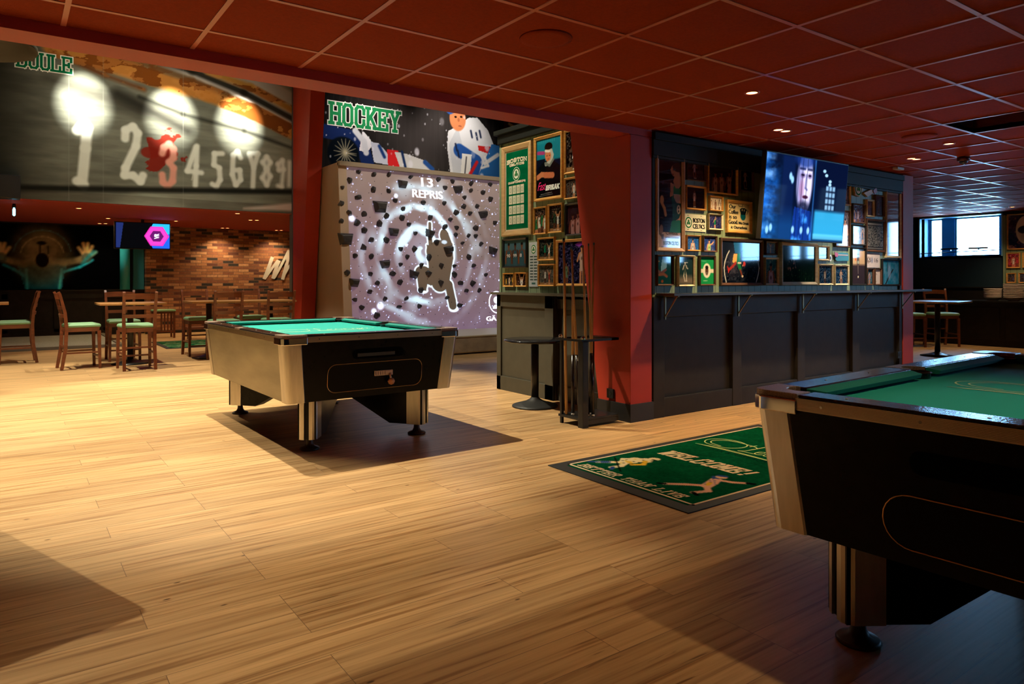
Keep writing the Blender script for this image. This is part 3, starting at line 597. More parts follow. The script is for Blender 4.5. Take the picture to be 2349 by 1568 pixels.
downlight(2.5, .67, CEIL, 60, 'round downlight above the nearest pool table', FR)
downlight(-1.2, 1.2, CEIL, 40, "round downlight above the left foreground floor", FR, cone=95)
downlight(10.9, 5.6, CEIL, 45, 'round downlight in front of the window bay', FR); downlight(14.2, 4.9, CEIL, 80, 'round downlight by the sage boarded wall', FR, cone=120); downlight(12.6, 6.2, CEIL, 60, 'round downlight over the table near the window bay', FR)
RR = 'downlights in the low red ceiling behind the banner'
RL = [(.97, 13.80), (1.59, 15.70), (1.585, 17.2), (1.69, 17.15), (2.78, 15.6), (3.37, 13.2), (3.95, 14.5), (4.06, 14.45), (4.02, 17.05), (4.12, 17.0), (5.25, 17.05), (5.35, 17.0)]
RE = [50, 60, 0, 50, 70, 40, 60, 0, 90, 0, 90, 0]
RN = ['single downlight above the lone dining chair', 'single downlight left of the hexagon screen', 'left lamp of the pair above the wall painting', 'right lamp of the pair above the wall painting', 'single downlight right of the hexagon screen', 'single downlight close behind the banner edge', 'left lamp of the pair in the middle of the low ceiling', 'right lamp of the pair in the middle of the low ceiling', 'left lamp of the pair near the brick wall, farther left', 'right lamp of the pair near the brick wall, farther left', 'left lamp of the pair near the brick wall by the red column', 'right lamp of the pair near the brick wall by the red column']
for (x, y), e, nm in zip(RL, RE, RN): downlight(x, y, 2.39, e, nm, RR, r=.045, cone=120)
# ceiling fittings
for (x, y, lab) in ((2.317, 2.929, 'round red ceiling cover in the tiles near the camera'), (6.58, 2.98, 'round red ceiling cover beside the dark ceiling recess')):
    o = MB().lathe([(.14, 0), (.138, -.008), (.10, -.010), (.0001, -.010)], redceil, c=(x, y, CEIL), n=48).build('ceiling_cover'); tag(o, lab, 'ceiling cover')
t = thing('dome_camera', 'small dark dome camera hanging from the red tile ceiling', 'camera', (8.063, 3.22, CEIL)); MB().lathe([(.06, 0), (.06, -.035), (.045, -.045)], mat('camera_red', (0.08, 0.01, 0.01, 1), .4), n=24).build('camera_base', t); MB().lathe([(.04, -.04), (.035, -.062), (.015, -.075), (.001, -.078)], mat('smoked_dome', (0.05, 0.06, 0.08, 1), .05), n=24).build('dome', t)
o = MB().box(8.12, 3.91, CEIL - .03, 8.27, 3.97, CEIL - .001, white).build('motion_sensor', bevel=.006); tag(o, 'small cream motion sensor on the ceiling above the cornice', 'sensor')
# small track lamp, loudspeaker and big pendant on the hall's left
t = thing('hanging_lamp', 'small bluish lamp hanging under the low ceiling at far left', 'lamp', (.085, 13.6, 2.39)); MB().lathe([(.02, 0), (.03, -.06)], blackmetal).build('lamp_holder', t); MB().lathe([(.010, -.06), (.020, -.09), (.020, -.18), (.004, -.195)], mat('cold_tube', (0.8, .9, 1, 1), .3, emit=(.25, .75, 1, 1), es=3.5)).build('bulb', t)
t = thing('loudspeaker', 'black loudspeaker on the lower left of the bowling banner', 'loudspeaker', (0.03, 12.6, 2.37)); MB().box(-.13, -.12, 0, .125, .14, .34, black).build('speaker_box', t, bevel=.01); MB().box(-.115, -.13, .015, .11, -.12, .325, mat('speaker_grille', (0.015, .015, .015, 1), .8, bump=(200, .4))).build('grille', t)
t = thing('pendant_lamp', 'large olive metal shade hanging at the top left of the hall', 'lamp', (-.27, 6.45, 2.895))
shade = mat('olive_shade', (0.05, 0.042, 0.022, 1), 0.5)
MB().lathe([(.46, 0), (.46, .03), (.40, .09), (.20, .15), (.07, .2), (.07, .26)], shade, n=48, cap=False).build('lamp_shade', t); MB().lathe([(.46, 0), (.445, .002), (.40, .04), (.2, .11), (.001, .12)], mat('olive_inner', (0.018, .015, .008, 1), .6), n=48, cap=False).build('shade_lining', t)
MB().tube([(0, 0, .2), (0, 0, HALLZ - 2.895)], .012, blackmetal).build('rod', t); MB().box(.33, .38, .06, .45, .46, .20, blackmetal).build('driver_box', t)

# ================================================================== POOL TABLES
def pool_table(label, loc, rz, window):
    W, L, H = 1.37, 2.09, .815; T = thing('pool_table', label, 'pool table', loc, rz)
    ins = lambda z: .014 + (.765 - z) / .408 * .040
    def ring(z, off=0.0, r=.03):
        a, b = W / 2 - ins(z) + off, L / 2 - ins(z) + off; P = []
        for sx, sy, s in ((1, 1, 0), (-1, 1, 90), (-1, -1, 180), (1, -1, 270)):
            for k in range(4): t = R(s + 30 * k); P.append((sx * (a - r) + r * math.cos(t), sy * (b - r) + r * math.sin(t), z))
        return P
    MB().loft(ring(.357), ring(.765), lam_black).build('cabinet', T)
    # satin panels on the long sides
    spm = mat('satin_side_panel', (0.26, 0.235, 0.165, 1), 0.42, 0.85, noise=(3, 0.25, (1, .6, 3)))
    for sx in (-1, 1):
        q = lambda y, z, o: (sx * (W / 2 - ins(z) + o), y, z); ya = L / 2 - ins(.357) - .11; yb = L / 2 - ins(.765) - .11
        MB().loft([q(-ya, .360, -.004), q(ya, .360, -.004), q(yb, .764, -.004), q(-yb, .764, -.004)], [q(-ya, .360, .003), q(ya, .360, .003), q(yb, .764, .003), q(-yb, .764, .003)], spm).build('side_panel', T)
    # metal corner guards
    for sx in (-1, 1):
        for sy in (-1, 1):
            g = MB(); 
            def gp(z, off):
                a, b = W / 2 - ins(z) + off, L / 2 - ins(z) + off; r = .035; P = [(sx * (a - .115), sy * b, z), (sx * (a - r), sy * b, z)]
                for k in range(1, 5): t = R(90 - 90 * k / 5); P.append((sx * (a - r + r * math.cos(t)), sy * (b - r + r * math.sin(t)), z))
                P += [(sx * a, sy * (b - r), z), (sx * a, sy * (b - .115), z)]; return P
            n = 8; vs = gp(.355, .006) + gp(.765, .006) + gp(.355, -.02) + gp(.765, -.02); fs = []
            for k in range(n - 1): fs += [(k, k + 1, n + k + 1, n + k)]
            fs += [(0, n, 3 * n, 2 * n), (n - 1, 2 * n - 1, 4 * n - 1, 3 * n - 1)]; fs += [(k, 2 * n + k, 2 * n + k + 1, k + 1) for k in range(n - 1)]
            g.add(vs, fs, steel); o = g.build('corner_guard', T)
    # ribbed aluminium strips
    for s in (-1, 1):
        for ax in (0, 1):
            m_ = MB(); n = 9
            for k in range(n):
                z0 = .768 + k * .0042; z1 = z0 + .0030
                if ax == 0: m_.box(-W / 2 + .16, min(s * (L / 2 - .02), s * (L / 2 + .001)), z0, W / 2 - .16, max(s * (L / 2 - .02), s * (L / 2 + .001)), z1, alu)
                else: m_.box(min(s * (W / 2 - .02), s * (W / 2 + .001)), -L / 2 + .16, z0, max(s * (W / 2 - .02), s * (W / 2 + .001)), L / 2 - .16, z1, alu)
            if ax == 0: m_.box(-W / 2 + .16, min(s * (L / 2 - .03), s * (L / 2 - .0015)), .765, W / 2 - .16, max(s * (L / 2 - .03), s * (L / 2 - .0015)), .806, alu)
            else: m_.box(min(s * (W / 2 - .03), s * (W / 2 - .0015)), -L / 2 + .16, .765, max(s * (W / 2 - .03), s * (W / 2 - .0015)), L / 2 - .16, .806, alu)
            o = m_.build('rail_trim', T)
            for q in (-.32, -.11, .11, .32):
                scr = MB(); A = [(.0045 * math.cos(R(40 * k)), .0045 * math.sin(R(40 * k))) for k in range(9)]
                e0, e1 = s * ((L if ax == 0 else W) / 2), s * ((L if ax == 0 else W) / 2 + .0035); c = q * (W if ax == 0 else L)
                scr.prism([(c + a, .786 + b) for a, b in A], e0, e1, 'y' if ax == 0 else 'x', chrome); scr.build('screw', o)
    # rail caps
    for s in (-1, 1):
        m_ = MB(); y0, y1 = sorted((s * (L / 2 - .105), s * L / 2)); m_.box(-W / 2 + .165, y0, .800, W / 2 - .165, y1, H, rail_top); m_.build('end_rail', T, bevel=.006)
        for h in (-1, 1):
            m_ = MB(); x0, x1 = sorted((s * (W / 2 - .105), s * W / 2)); y0, y1 = sorted((h * .065, h * (L / 2 - .165))); m_.box(x0, y0, .800, x1, y1, H, rail_top); m_.build('side_rail', T, bevel=.006)
            # sights
            for q in (.3, .62): MB().lathe([(.005, 0), (.005, .001)], white, c=(s * (W / 2 - .05), h * (L / 2) * q, H), n=10).build('rail_sight', T)
        for q in (-.28, 0, .28): MB().lathe([(.005, 0), (.005, .001)], white, c=(q * W, s * (L / 2 - .05), H), n=10).build('rail_sight', T)
        # side pocket plate
        m_ = MB(); cx = W / 2 - .095; P = [(W / 2, -.065), (W / 2, .065), (W / 2 - .105, .065)] + [(cx + .055 * math.cos(R(a)), .055 * math.sin(R(a))) for a in (80, 50, 20, 0, -20, -50, -80)] + [(W / 2 - .105, -.065)]
        m_.prism([(s * x, y) for x, y in P], .800, H + .001, 'z', cast_top); m_.build('side_pocket_plate', T)
    # corner castings with chrome band
    for sx in (-1, 1):
        for sy in (-1, 1):
            P = [(.165, 0), (.165, .085)] + [(.125 + .06 * math.cos(R(a)), .125 + .06 * math.sin(R(a))) for a in (-60, -90, -120, -150, -180, -210)] + [(.085, .165), (0, .165), (0, .045)] + [(.045 - .045 * math.cos(R(a)), .045 - .045 * math.sin(R(a))) for a in (22, 45, 68)] + [(.045, 0)]
            o = MB().prism([(sx * (W / 2 - x), sy * (L / 2 - y)) for x, y in P], .798, H + .003, 'z', cast_top).build('corner_casting', T, bevel=.003)
            Q = [(.165, -.006), (.04, -.006)] + [(.046 - .052 * math.sin(R(a)), .046 - .052 * math.cos(R(a))) for a in (15, 45, 75)] + [(-.006, .04), (-.006, .165), (.02, .165), (.02, .02), (.165, .02)]
            MB().prism([(sx * (W / 2 - x), sy * (L / 2 - y)) for x, y in Q], .752, .799, 'z', chrome).build('chrome_band', o, bevel=.004)
    # cushions
    def cush(name, p0, p1, inward, c0, c1):
        prof = [(0, .812), (.052, .803), (.046, .786), (0, .786)]; d = Vector(p1) - Vector(p0); d.normalize(); iv = Vector(inward)
        A = [tuple((Vector(p0) + d * (c0 * q / .052) + iv * q)) + (z,) for q, z in prof]; B = [tuple((Vector(p1) - d * (c1 * q / .052) + iv * q)) + (z,) for q, z in prof]
        MB().loft(A, B, cushion_m).build(name, T, bevel=.002)
    for s in (-1, 1):
        cush('cushion', (-W / 2 + .165, s * (L / 2 - .105)), (W / 2 - .165, s * (L / 2 - .105)), (0, -s), .04, .04)
        for h in (-1, 1): cush('cushion', (s * (W / 2 - .105), h * (L / 2 - .165)), (s * (W / 2 - .105), h * .07), (-s, 0), .04, .02)
    # slate with cloth, holes at the pockets
    P = []; a, b = W / 2 - .105, L / 2 - .105; ca, cb = W / 2 - .125, L / 2 - .125
    def arc(cx, cy, r, t0, t1, n=8): return [(cx + r * math.cos(R(t0 + (t1 - t0) * k / n)), cy + r * math.sin(R(t0 + (t1 - t0) * k / n))) for k in range(n + 1)]
    r = .057; e = math.degrees(math.asin(.02 / r))
    P += arc(ca, -cb, r, 180 + 90 - e - 0, 0 + e, 8)[::1] if False else []
    P += arc(a + .012, 0, .05, 256, 104, 8)
    P += arc(ca, cb, r, -e, -270 + e - 0, 10)[::1] if False else arc(ca, cb, r, 360 - 69, 159, 8)
    P += [(-x, y) for x, y in arc(ca, cb, r, 360 - 69, 159, 8)][::-1]
    P += [(-x, y) for x, y in arc(a + .012, 0, .05, 256, 104, 8)][::-1]
    P += [(-x, -y) for x, y in arc(ca, cb, r, 360 - 69, 159, 8)]
    P += [(x, -y) for x, y in arc(ca, cb, r, 360 - 69, 159, 8)][::-1]
    o = MB().prism(P, .750, .775, 'z', cloth).build('playing_cloth', T)
    lg = MB(); script_logo(lg, lambda x, y: (x, y, .7762), -.43, -.22, .86, .0085, M_PRINT, C(190, 225, 190)); lg.build('cloth_logo', o)
    for x, y in ((ca, cb), (-ca, cb), (ca, -cb), (-ca, -cb), (W / 2 - .095, 0), (-W / 2 + .095, 0)):
        MB().lathe([(.062, .798), (.056, .802), (.054, .77), (.05, .66), (.001, .655)], rubber, c=(x, y, 0), n=20, cap=False).build('pocket_liner', T)
    # openings of the coin end
    fy = lambda z: -(L / 2 - ins(z))
    def rr(x0, z0, x1, z1, r, off):
        Pq = []
        for cx, cz, s in ((x1 - r, z1 - r, 0), (x0 + r, z1 - r, 90), (x0 + r, z0 + r, 180), (x1 - r, z0 + r, 270)):
            for k in range(7): t = R(s + 15 * k); x = cx + r * math.cos(t); z = cz + r * math.sin(t); Pq.append((x, fy(z) - off, z))
        return Pq
    blk = mat('deep_black', (0.001, .001, .001, 1), .5, spec=.02)
    A = rr(-.19, .63, .21, .70, .034, .0015); m_ = MB(); n = len(A); m_.add(A, [tuple(range(n))], blk); o = m_.build('ball_slot', T)
    if window[4] < .07: MB().box(-.15, fy(.655) - .006, .645, .14, fy(.655) + .0, .668, mat('slot_rubber', (.03, .028, .02, 1), .6)).build('slot_tray', o)
    x0, z0, x1, z1, r0 = window
    A = rr(x0, z0, x1, z1, r0, .0015); m_ = MB(); m_.add(A, [tuple(range(len(A)))], mat('window_black', (.003, .0025, .002, 1), .35, spec=.12)); o = m_.build('ball_window', T)
    A = rr(x0, z0, x1, z1, r0, .003); MB().tube(A + [A[0]], .0022, mat('gold_edge', (.75, .42, .15, 1), .35, .9), n=6).build('window_edge', o)
    cx = (x0 + x1) / 2 + .07
    if r0 < .07:
        cm_ = MB(); y = fy(.52); cm_.box(cx - .09, y - .01, .498, cx + .055, y, .535, mat('coin_plate', (.7, .5, .36, 1), .4, .5)); o = cm_.build('coin_plate', T, bevel=.002)
        for k in range(5): MB().box(cx - .08 + k * .018, y - .0115, .505, cx - .078 + k * .018, y - .0095, .53, blackmetal).build('coin_groove', o)
        kn = MB(); kn.tube([(cx + .03, y - .012, .51), (cx + .03, y - .03, .47)], .007, alu); kn.build('pull_tab', o)
        MB().lathe([(.001, -.026), (.018, -.019), (.026, 0), (.018, .019), (.001, .026)], mat('wood_ball', (.55, .25, .13, 1), .35), c=(cx + .03, y - .034, .455), n=20, cap=False).build('knob', o)
    # legs: wedge boards that rise towards the middle, metal noses, screw feet
    for sx in (-1, 1):
        for sy in (-1, 1):
            fx, fyy = sx * .425, sy * .835; d = Vector((-sx * .6, -sy * .8)); nn = Vector((-d.y, d.x)); th = .062
            def Q(s, t, z): v = Vector((fx, fyy)) + d * s + nn * t; return (v.x, v.y, z)
            prof = [(-.07, .083), (.20, .083), (.70, .358), (-.07, .358)]
            o = MB().loft([Q(s, -th, z) for s, z in prof], [Q(s, th, z) for s, z in prof], lam_black).build('leg', T)
            for h in (-1, 1):
                Pp = [(.055, th + .005), (-.045, th + .005), (-.066, th - .004), (-.078, th - .022), (-.080, .017), (-.068, .017), (-.068, th - .02), (-.04, th - .001), (.055, th - .001)]
                lo = [Q(s, h * t, .082) for s, t in Pp]; hi = [Q(s, h * t, .360) for s, t in Pp]; MB().loft(lo, hi, steel).build('leg_metal', o)
            MB().lathe([(.001, 0), (.066, 0), (.070, .008), (.062, .016), (.034, .026), (.024, .045), (.020, .085)], mat('bronze_foot', (.05, .03, .02, 1), .4, .3), c=(fx, fyy, 0), n=28, cap=False).build('levelling_foot', T)
    return T
pool_table('pool table with coin slot standing alone in the lit middle of the floor', (2.128, 5.683, 0), R(1.24), (-.365, .405, .37, .60, .06))
pool_table('unseen pool table added past the left edge to cast a shadow', (-1.06, 4.26, 0), R(18.4), (-.365, .405, .37, .60, .06))  # added out of view so that its edge shades the left foreground floor
pool_table('nearest pool table, cut off by the right edge, beside the welcome mat', (3.118, .827, 0), R(-90 + 2.41), (-.27, .405, .27, .565, .078))

# ================================================================== BIG PRINTS AND SCREENS
def paint_on_y(Y, x0, z0, W, H, res, base):
    c = Canvas(W, H, res, base); P = lambda px, py: tuple((v - o) / H for v, o in zip(on_y(px, py, Y), (x0, z0))); return c, P
# --- bowling banner (numbers on weathered concrete)
BX, BZ, BW, BH, BY = -1.3, 2.395, 5.50, 2.80, 12.74
c, P = paint_on_y(BY, BX, BZ, BW, BH, 85, (104, 106, 92))
n1 = c.fbm(3, 7, 3); n2 = c.fbm(7, 46, 5); n3 = c.fbm(30, 60, 8, 3)
c.a *= (0.62 + 0.55 * n1 + 0.28 * n2)[..., None]
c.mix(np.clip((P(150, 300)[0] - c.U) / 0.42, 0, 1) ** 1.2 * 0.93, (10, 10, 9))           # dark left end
def band(p0, p1, w0, w1, col, a=1.0, soft=.03): c.seg(P(*p0)[0], P(*p0)[1], P(*p1)[0], P(*p1)[1], w0, w1, col, a, soft)
band((110, 180), (320, 250), .02, .05, (52, 50, 42), .6, .06); band((270, 215), (430, 300), .03, .03, (34, 33, 28), .75, .05)
def pb(pts, w, col, a=.92, soft=.025): c.line([P(*p) for p in pts], w, col, a, soft)
pb([(470, 150), (600, 205), (720, 275)], .09, (150, 142, 132)); pb([(380, 140), (477, 178), (580, 225), (700, 292)], .035, (205, 198, 188)); pb([(330, 128), (440, 162), (560, 212), (700, 288)], .022, (28, 26, 20)); pb([(477, 163), (575, 200), (700, 268)], .022, (150, 104, 40)); pb([(402, 186), (500, 222), (600, 262), (700, 318)], .016, (205, 202, 186))
pb([(120, 108), (250, 146), (350, 178), (477, 216), (580, 256), (700, 318)], .046, (168, 108, 44)); pb([(220, 118), (350, 152), (440, 184), (520, 216)], .018, (96, 66, 36), .8); pb([(320, 222), (420, 262), (560, 300), (700, 350)], .008, (22, 22, 18), .8); pb([(120, 120), (240, 172), (330, 205)], .012, (92, 52, 24), .8)
rust = c.fbm(9, 16, 21); m1 = (rust > .52) * np.clip((c.a[..., 0] - c.a[..., 2] - 34) / 40, 0, 1); c.mix(m1 * .75, (92, 44, 14)); c.mix((c.fbm(12, 22, 33) > .60) * np.clip((c.a[..., 0] - c.a[..., 2] - 34) / 40, 0, 1) * .5, (176, 116, 56))
c.mix(np.clip((c.V - P(0, 0)[1]), 0, 1) * 0, (0, 0, 0))
# blood red splash behind the three
sp = P(372, 345); rr_ = np.hypot(c.U - sp[0], (c.V - sp[1]) * .85); c.mix(np.clip((.072 + .075 * (c.fbm(12, 14, 77) - .5) * 3 - rr_) / .01, 0, 1) * .9, (120, 32, 22))
c.mix(np.clip(.5 - (np.hypot(c.U - P(345, 350)[0], (c.V - P(345, 350)[1]) * 1.5) - .05) / .01, 0, 1) * .85, (120, 32, 22))
W_ = (214, 218, 200)
def num(lines, w=.020, col=W_, s=.014):
    for pl in lines: c.line([P(*p) for p in pl], w, col, .95, s)
num([[(178, 300), (193, 283), (200, 292), (196, 340), (188, 420)], [(178, 415), (192, 425)]], .026)
num([[(287, 318), (288, 298), (305, 290), (316, 305), (312, 335), (288, 385), (286, 402), (305, 402), (322, 416), (328, 402)]], .021)
num([[(372, 352), (376, 338), (388, 330), (398, 342), (398, 362), (388, 372), (398, 385), (396, 415), (384, 428), (374, 418), (372, 400)]], .018, (214, 150, 128))
num([[(440, 412), (448, 380)]], .001)
num([[(449, 338), (430, 392), (462, 396)], [(452, 335), (450, 380), (448, 425)]], .015)
num([[(510, 352), (492, 352), (491, 378), (503, 385), (505, 412), (496, 428), (487, 422)]], .015)
num([[(552, 362), (545, 348), (535, 356), (533, 400), (541, 424), (552, 412), (550, 390), (536, 390)]], .015)
num([[(572, 352), (592, 352), (582, 385), (580, 430)], [(573, 356), (580, 378)]], .015)
num([[(612, 360), (603, 372), (612, 388), (620, 404), (612, 424), (602, 408), (612, 388), (620, 372), (612, 360)]], .014, W_, .02)
num([[(648, 368), (638, 376), (640, 390), (650, 388), (648, 368)], [(650, 390), (646, 428), (638, 426)]], .013, W_, .022)
num([[(664, 372), (663, 425)]], .013, W_, .024); num([[(676, 380), (675, 420)]], .012, W_, .024)
c.seg(P(0, 437)[0], P(0, 430)[1], P(680, 436)[0], P(680, 440)[1], .016, .016, (24, 24, 20), .9, .02)
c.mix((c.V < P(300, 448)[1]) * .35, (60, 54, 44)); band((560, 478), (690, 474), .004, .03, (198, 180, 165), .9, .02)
for q in (157, 236, 420): x = P(q, 300)[0]; c.rect(x, 0, x + .0022, 1, (140, 140, 128), .5)
ex = MB()
fnb = lambda off: (lambda x, y: (x, BY - off, y))
p0 = on_y(38, 158, BY); p1 = on_y(170, 130, BY); p2 = on_y(170, 172, BY); x0, z0, wd, hh = p0[0] + .02, p2[1] + .02, p1[0] - p0[0] - .06, p1[1] - p2[1] - .06
slab(ex, 'BOULE', fnb(.003), x0, z0, wd, hh, .031, M_PRINT, C(225, 222, 200), serif=.16); slab(ex, 'BOULE', fnb(.006), x0, z0, wd, hh, .017, M_PRINT, C(18, 92, 56), serif=.16)
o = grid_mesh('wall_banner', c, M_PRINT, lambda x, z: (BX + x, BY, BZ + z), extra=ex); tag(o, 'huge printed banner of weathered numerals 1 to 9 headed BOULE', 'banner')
# --- hockey banner
HX, HZ, HW, HH, HY = 4.50, 2.6, 5.6, 2.65, 12.74
c, P = paint_on_y(HY, HX, HZ, HW, HH, 90, (24, 22, 22))
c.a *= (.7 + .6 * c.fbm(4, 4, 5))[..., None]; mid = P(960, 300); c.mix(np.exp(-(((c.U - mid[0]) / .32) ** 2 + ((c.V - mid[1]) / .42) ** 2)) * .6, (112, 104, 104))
c.mix(np.clip((c.fbm(60, 3, 9, 2) - .5), 0, 1) * .5, (90, 84, 84))
def E(px, py, rx, ry, col, a=1, rot=0, soft=.12): q = P(px, py); c.ell(q[0], q[1], rx, ry, col, a, soft, rot)
def Ln(pts, r, col, a=1, soft=.01): c.line([P(*p) for p in pts], r, col, a, soft)
def Pg(pts, col, a=1): c.poly([P(*p) for p in pts], col, a)
Ln([(745, 300), (800, 312), (835, 345), (845, 380)], .05, (26, 42, 92)); E(788, 352, .12, .12, (12, 18, 26)); 
for a_ in range(0, 360, 22): q = P(792, 350); c.seg(q[0], q[1], q[0] + .085 * math.cos(R(a_)), q[1] + .1 * math.sin(R(a_)), .006, .002, (190, 180, 150), .7)
Pg([(832, 300), (846, 315), (856, 330), (842, 350), (824, 345)], (225, 225, 235)); Ln([(815, 300), (835, 325), (840, 350)], .022, (205, 208, 220)); Pg([(850, 325), (868, 328), (892, 355), (890, 378), (858, 372)], (190, 195, 215)); Ln([(870, 335), (882, 360)], .012, (30, 60, 120))
Pg([(888, 342), (912, 345), (925, 365), (918, 385), (890, 380)], (205, 40, 45)); Pg([(905, 348), (930, 352), (980, 370), (990, 390), (918, 385)], (205, 205, 210)); Ln([(922, 348), (930, 383)], .010, (25, 45, 90)); Ln([(975, 372), (992, 388)], .018, (40, 80, 150))
# seated player at the right
Pg([(1028, 300), (1045, 292), (1075, 270), (1095, 270), (1120, 300), (1137, 345), (1140, 410), (1035, 410), (1026, 340)], (216, 218, 224))
Pg([(1050, 290), (1060, 330), (1062, 400), (1040, 400), (1030, 330)], (196, 200, 208)); E(1050, 272, .075, .098, (206, 128, 84)); c.mix(0 * c.U, (0, 0, 0))
Ln([(1032, 252), (1048, 244), (1066, 250)], .034, (40, 86, 165)); Ln([(1050, 250), (1064, 256)], .012, (225, 230, 235)); E(1045, 268, .012, .008, (30, 20, 18)); E(1058, 268, .012, .008, (30, 20, 18)); E(1055, 289, .016, .006, (150, 80, 60)); E(1052, 275, .010, .016, (170, 100, 66))
Ln([(1054, 345), (1092, 370), (1085, 398)], .055, (40, 84, 160)); Pg([(1096, 333), (1128, 337), (1138, 352), (1132, 356), (1098, 345)], (200, 40, 40)); Pg([(1128, 330), (1146, 335), (1150, 420), (1090, 420)], (48, 110, 180)); Pg([(1060, 352), (1082, 355), (1078, 410), (1056, 410)], (230, 230, 226)); Ln([(1070, 360), (1066, 402)], .004, (20, 20, 30)); Ln([(1094, 372), (1078, 400)], .014, (205, 40, 45)); Ln([(1112, 375), (1142, 355)], .016, (226, 228, 230)); Ln([(1112, 360), (1120, 380), (1105, 385)], .01, (235, 235, 235))
for q in ((1080, 300), (1092, 305), (1100, 300), (1050, 345), (1045, 330)): Ln([q, (q[0] + 3, q[1] + 15)], .008, (30, 40, 70))
Pg([(1155, 270), (1200, 280), (1260, 300), (1300, 420), (1155, 420)], (60, 12, 14)); Ln([(1168, 284), (1180, 292), (1172, 298)], .012, (190, 150, 110))
rs = np.random.RandomState(4)
for k in range(90): q = P(rs.uniform(745, 1130), rs.uniform(240, 420)); r_ = rs.choice([.004, .006, .009, .02], p=[.5, .3, .15, .05]); c.ell(q[0], q[1], r_, r_ * 1.5, (225, 225, 240), rs.uniform(.3, .9), .6)
ex = MB(); fnh = lambda off: (lambda x, y: (x, HY - off, y))
a0 = on_y(753, 286, HY); a1 = on_y(753, 226, HY); b1 = on_y(922, 310, HY); x0 = a0[0] + .06; z0 = b1[1] + .06; wd = b1[0] - x0 - .08; hh = a1[1] - z0 - .07
slab(ex, 'HOCKEY', fnh(.003), x0, z0, wd, hh, .050, M_PRINT, C(228, 232, 226), serif=.2, gap=.55); slab(ex, 'HOCKEY', fnh(.007), x0, z0, wd, hh, .031, M_PRINT, C(34, 130, 78), serif=.2, gap=.55)
o = grid_mesh('wall_banner', c, M_PRINT, lambda x, z: (HX + x, HY, HZ + z), extra=ex); tag(o, 'printed banner with green word HOCKEY and two ice players', 'banner')
# --- climbing wall, its projector light painted as panel glow
CWX0, CWX1, CB, CT, CHZ = 4.49, 9.60, 10.96, 11.28, 3.16
def cw_pt(px, py, off=0.0):
    """photo point -> (x, height along panel) on the leaning panel"""
    a = (px - 1174.5) / FPX; u = _F[0] + _R[0] * a; v = _F[1] + _R[1] * a; k = (643.3 - py) / FPX; sl = (CT - CB) / CHZ
    d = (CB + sl * EYE - off) / (v - sl * k); return d * u, EYE + d * k
t = thing('climbing_wall', 'beige leaning climbing wall with a projected star picture painted as glow', 'climbing wall', (CWX0, CB, 0))
yf = lambda z: (CT - CB) * z / CHZ
m_ = MB(); m_.prism([(0.0, 0), (.10, 0), (1.5, 0), (1.5, CHZ), (yf(CHZ), CHZ)], 0, CWX1 - CWX0, 'x', beige); m_.build('wall_body', t)
m_ = MB(); m_.loft([(-.005, yf(0) - .02, 0), (.14, yf(0) - .02, 0), (.14, yf(0) + .02, 0), (-.005, yf(0) + .02, 0)], [(-.005, yf(CHZ) - .02, CHZ), (.14, yf(CHZ) - .02, CHZ), (.14, yf(CHZ) + .02, CHZ), (-.005, yf(CHZ) + .02, CHZ)], mat('beige_edge', C(202, 176, 156), .55)); m_.build('edge_board', t)
MB().box(-.005, yf(CHZ) - .10, CHZ - .06, CWX1 - CWX0, yf(CHZ) + .02, CHZ + .012, mat('beige_top_trim', C(166, 150, 134), .55)).build('top_trim', t)
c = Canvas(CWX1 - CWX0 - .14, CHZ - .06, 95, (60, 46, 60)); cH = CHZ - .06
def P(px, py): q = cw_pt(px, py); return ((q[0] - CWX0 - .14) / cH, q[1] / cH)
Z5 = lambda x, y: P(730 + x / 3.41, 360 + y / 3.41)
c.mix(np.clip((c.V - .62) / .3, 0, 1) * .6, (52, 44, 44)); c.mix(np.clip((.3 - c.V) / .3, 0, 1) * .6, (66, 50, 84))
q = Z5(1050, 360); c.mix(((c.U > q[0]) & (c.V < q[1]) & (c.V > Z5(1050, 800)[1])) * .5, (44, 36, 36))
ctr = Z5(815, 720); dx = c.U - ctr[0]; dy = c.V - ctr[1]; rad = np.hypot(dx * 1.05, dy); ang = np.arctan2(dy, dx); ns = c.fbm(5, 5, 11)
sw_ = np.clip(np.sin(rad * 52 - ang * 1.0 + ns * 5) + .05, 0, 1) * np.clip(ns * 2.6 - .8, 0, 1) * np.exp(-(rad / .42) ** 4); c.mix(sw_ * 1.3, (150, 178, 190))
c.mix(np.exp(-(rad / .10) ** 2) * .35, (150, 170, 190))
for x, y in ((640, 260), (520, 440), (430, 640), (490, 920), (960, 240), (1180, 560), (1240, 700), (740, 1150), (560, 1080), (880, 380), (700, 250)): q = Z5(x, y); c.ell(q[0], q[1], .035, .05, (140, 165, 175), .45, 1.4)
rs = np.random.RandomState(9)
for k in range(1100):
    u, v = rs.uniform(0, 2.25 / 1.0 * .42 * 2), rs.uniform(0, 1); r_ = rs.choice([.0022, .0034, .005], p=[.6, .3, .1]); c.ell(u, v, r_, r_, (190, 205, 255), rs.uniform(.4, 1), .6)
for x, y, r_ in ((262, 480, .016), (607, 303, .011), (485, 1165, .018), (435, 1205, .014), (535, 462, .010), (880, 400, .008), (690, 690, .007)): q = Z5(x, y); c.ell(q[0], q[1], r_, r_, (215, 230, 255), 1, 1.0)
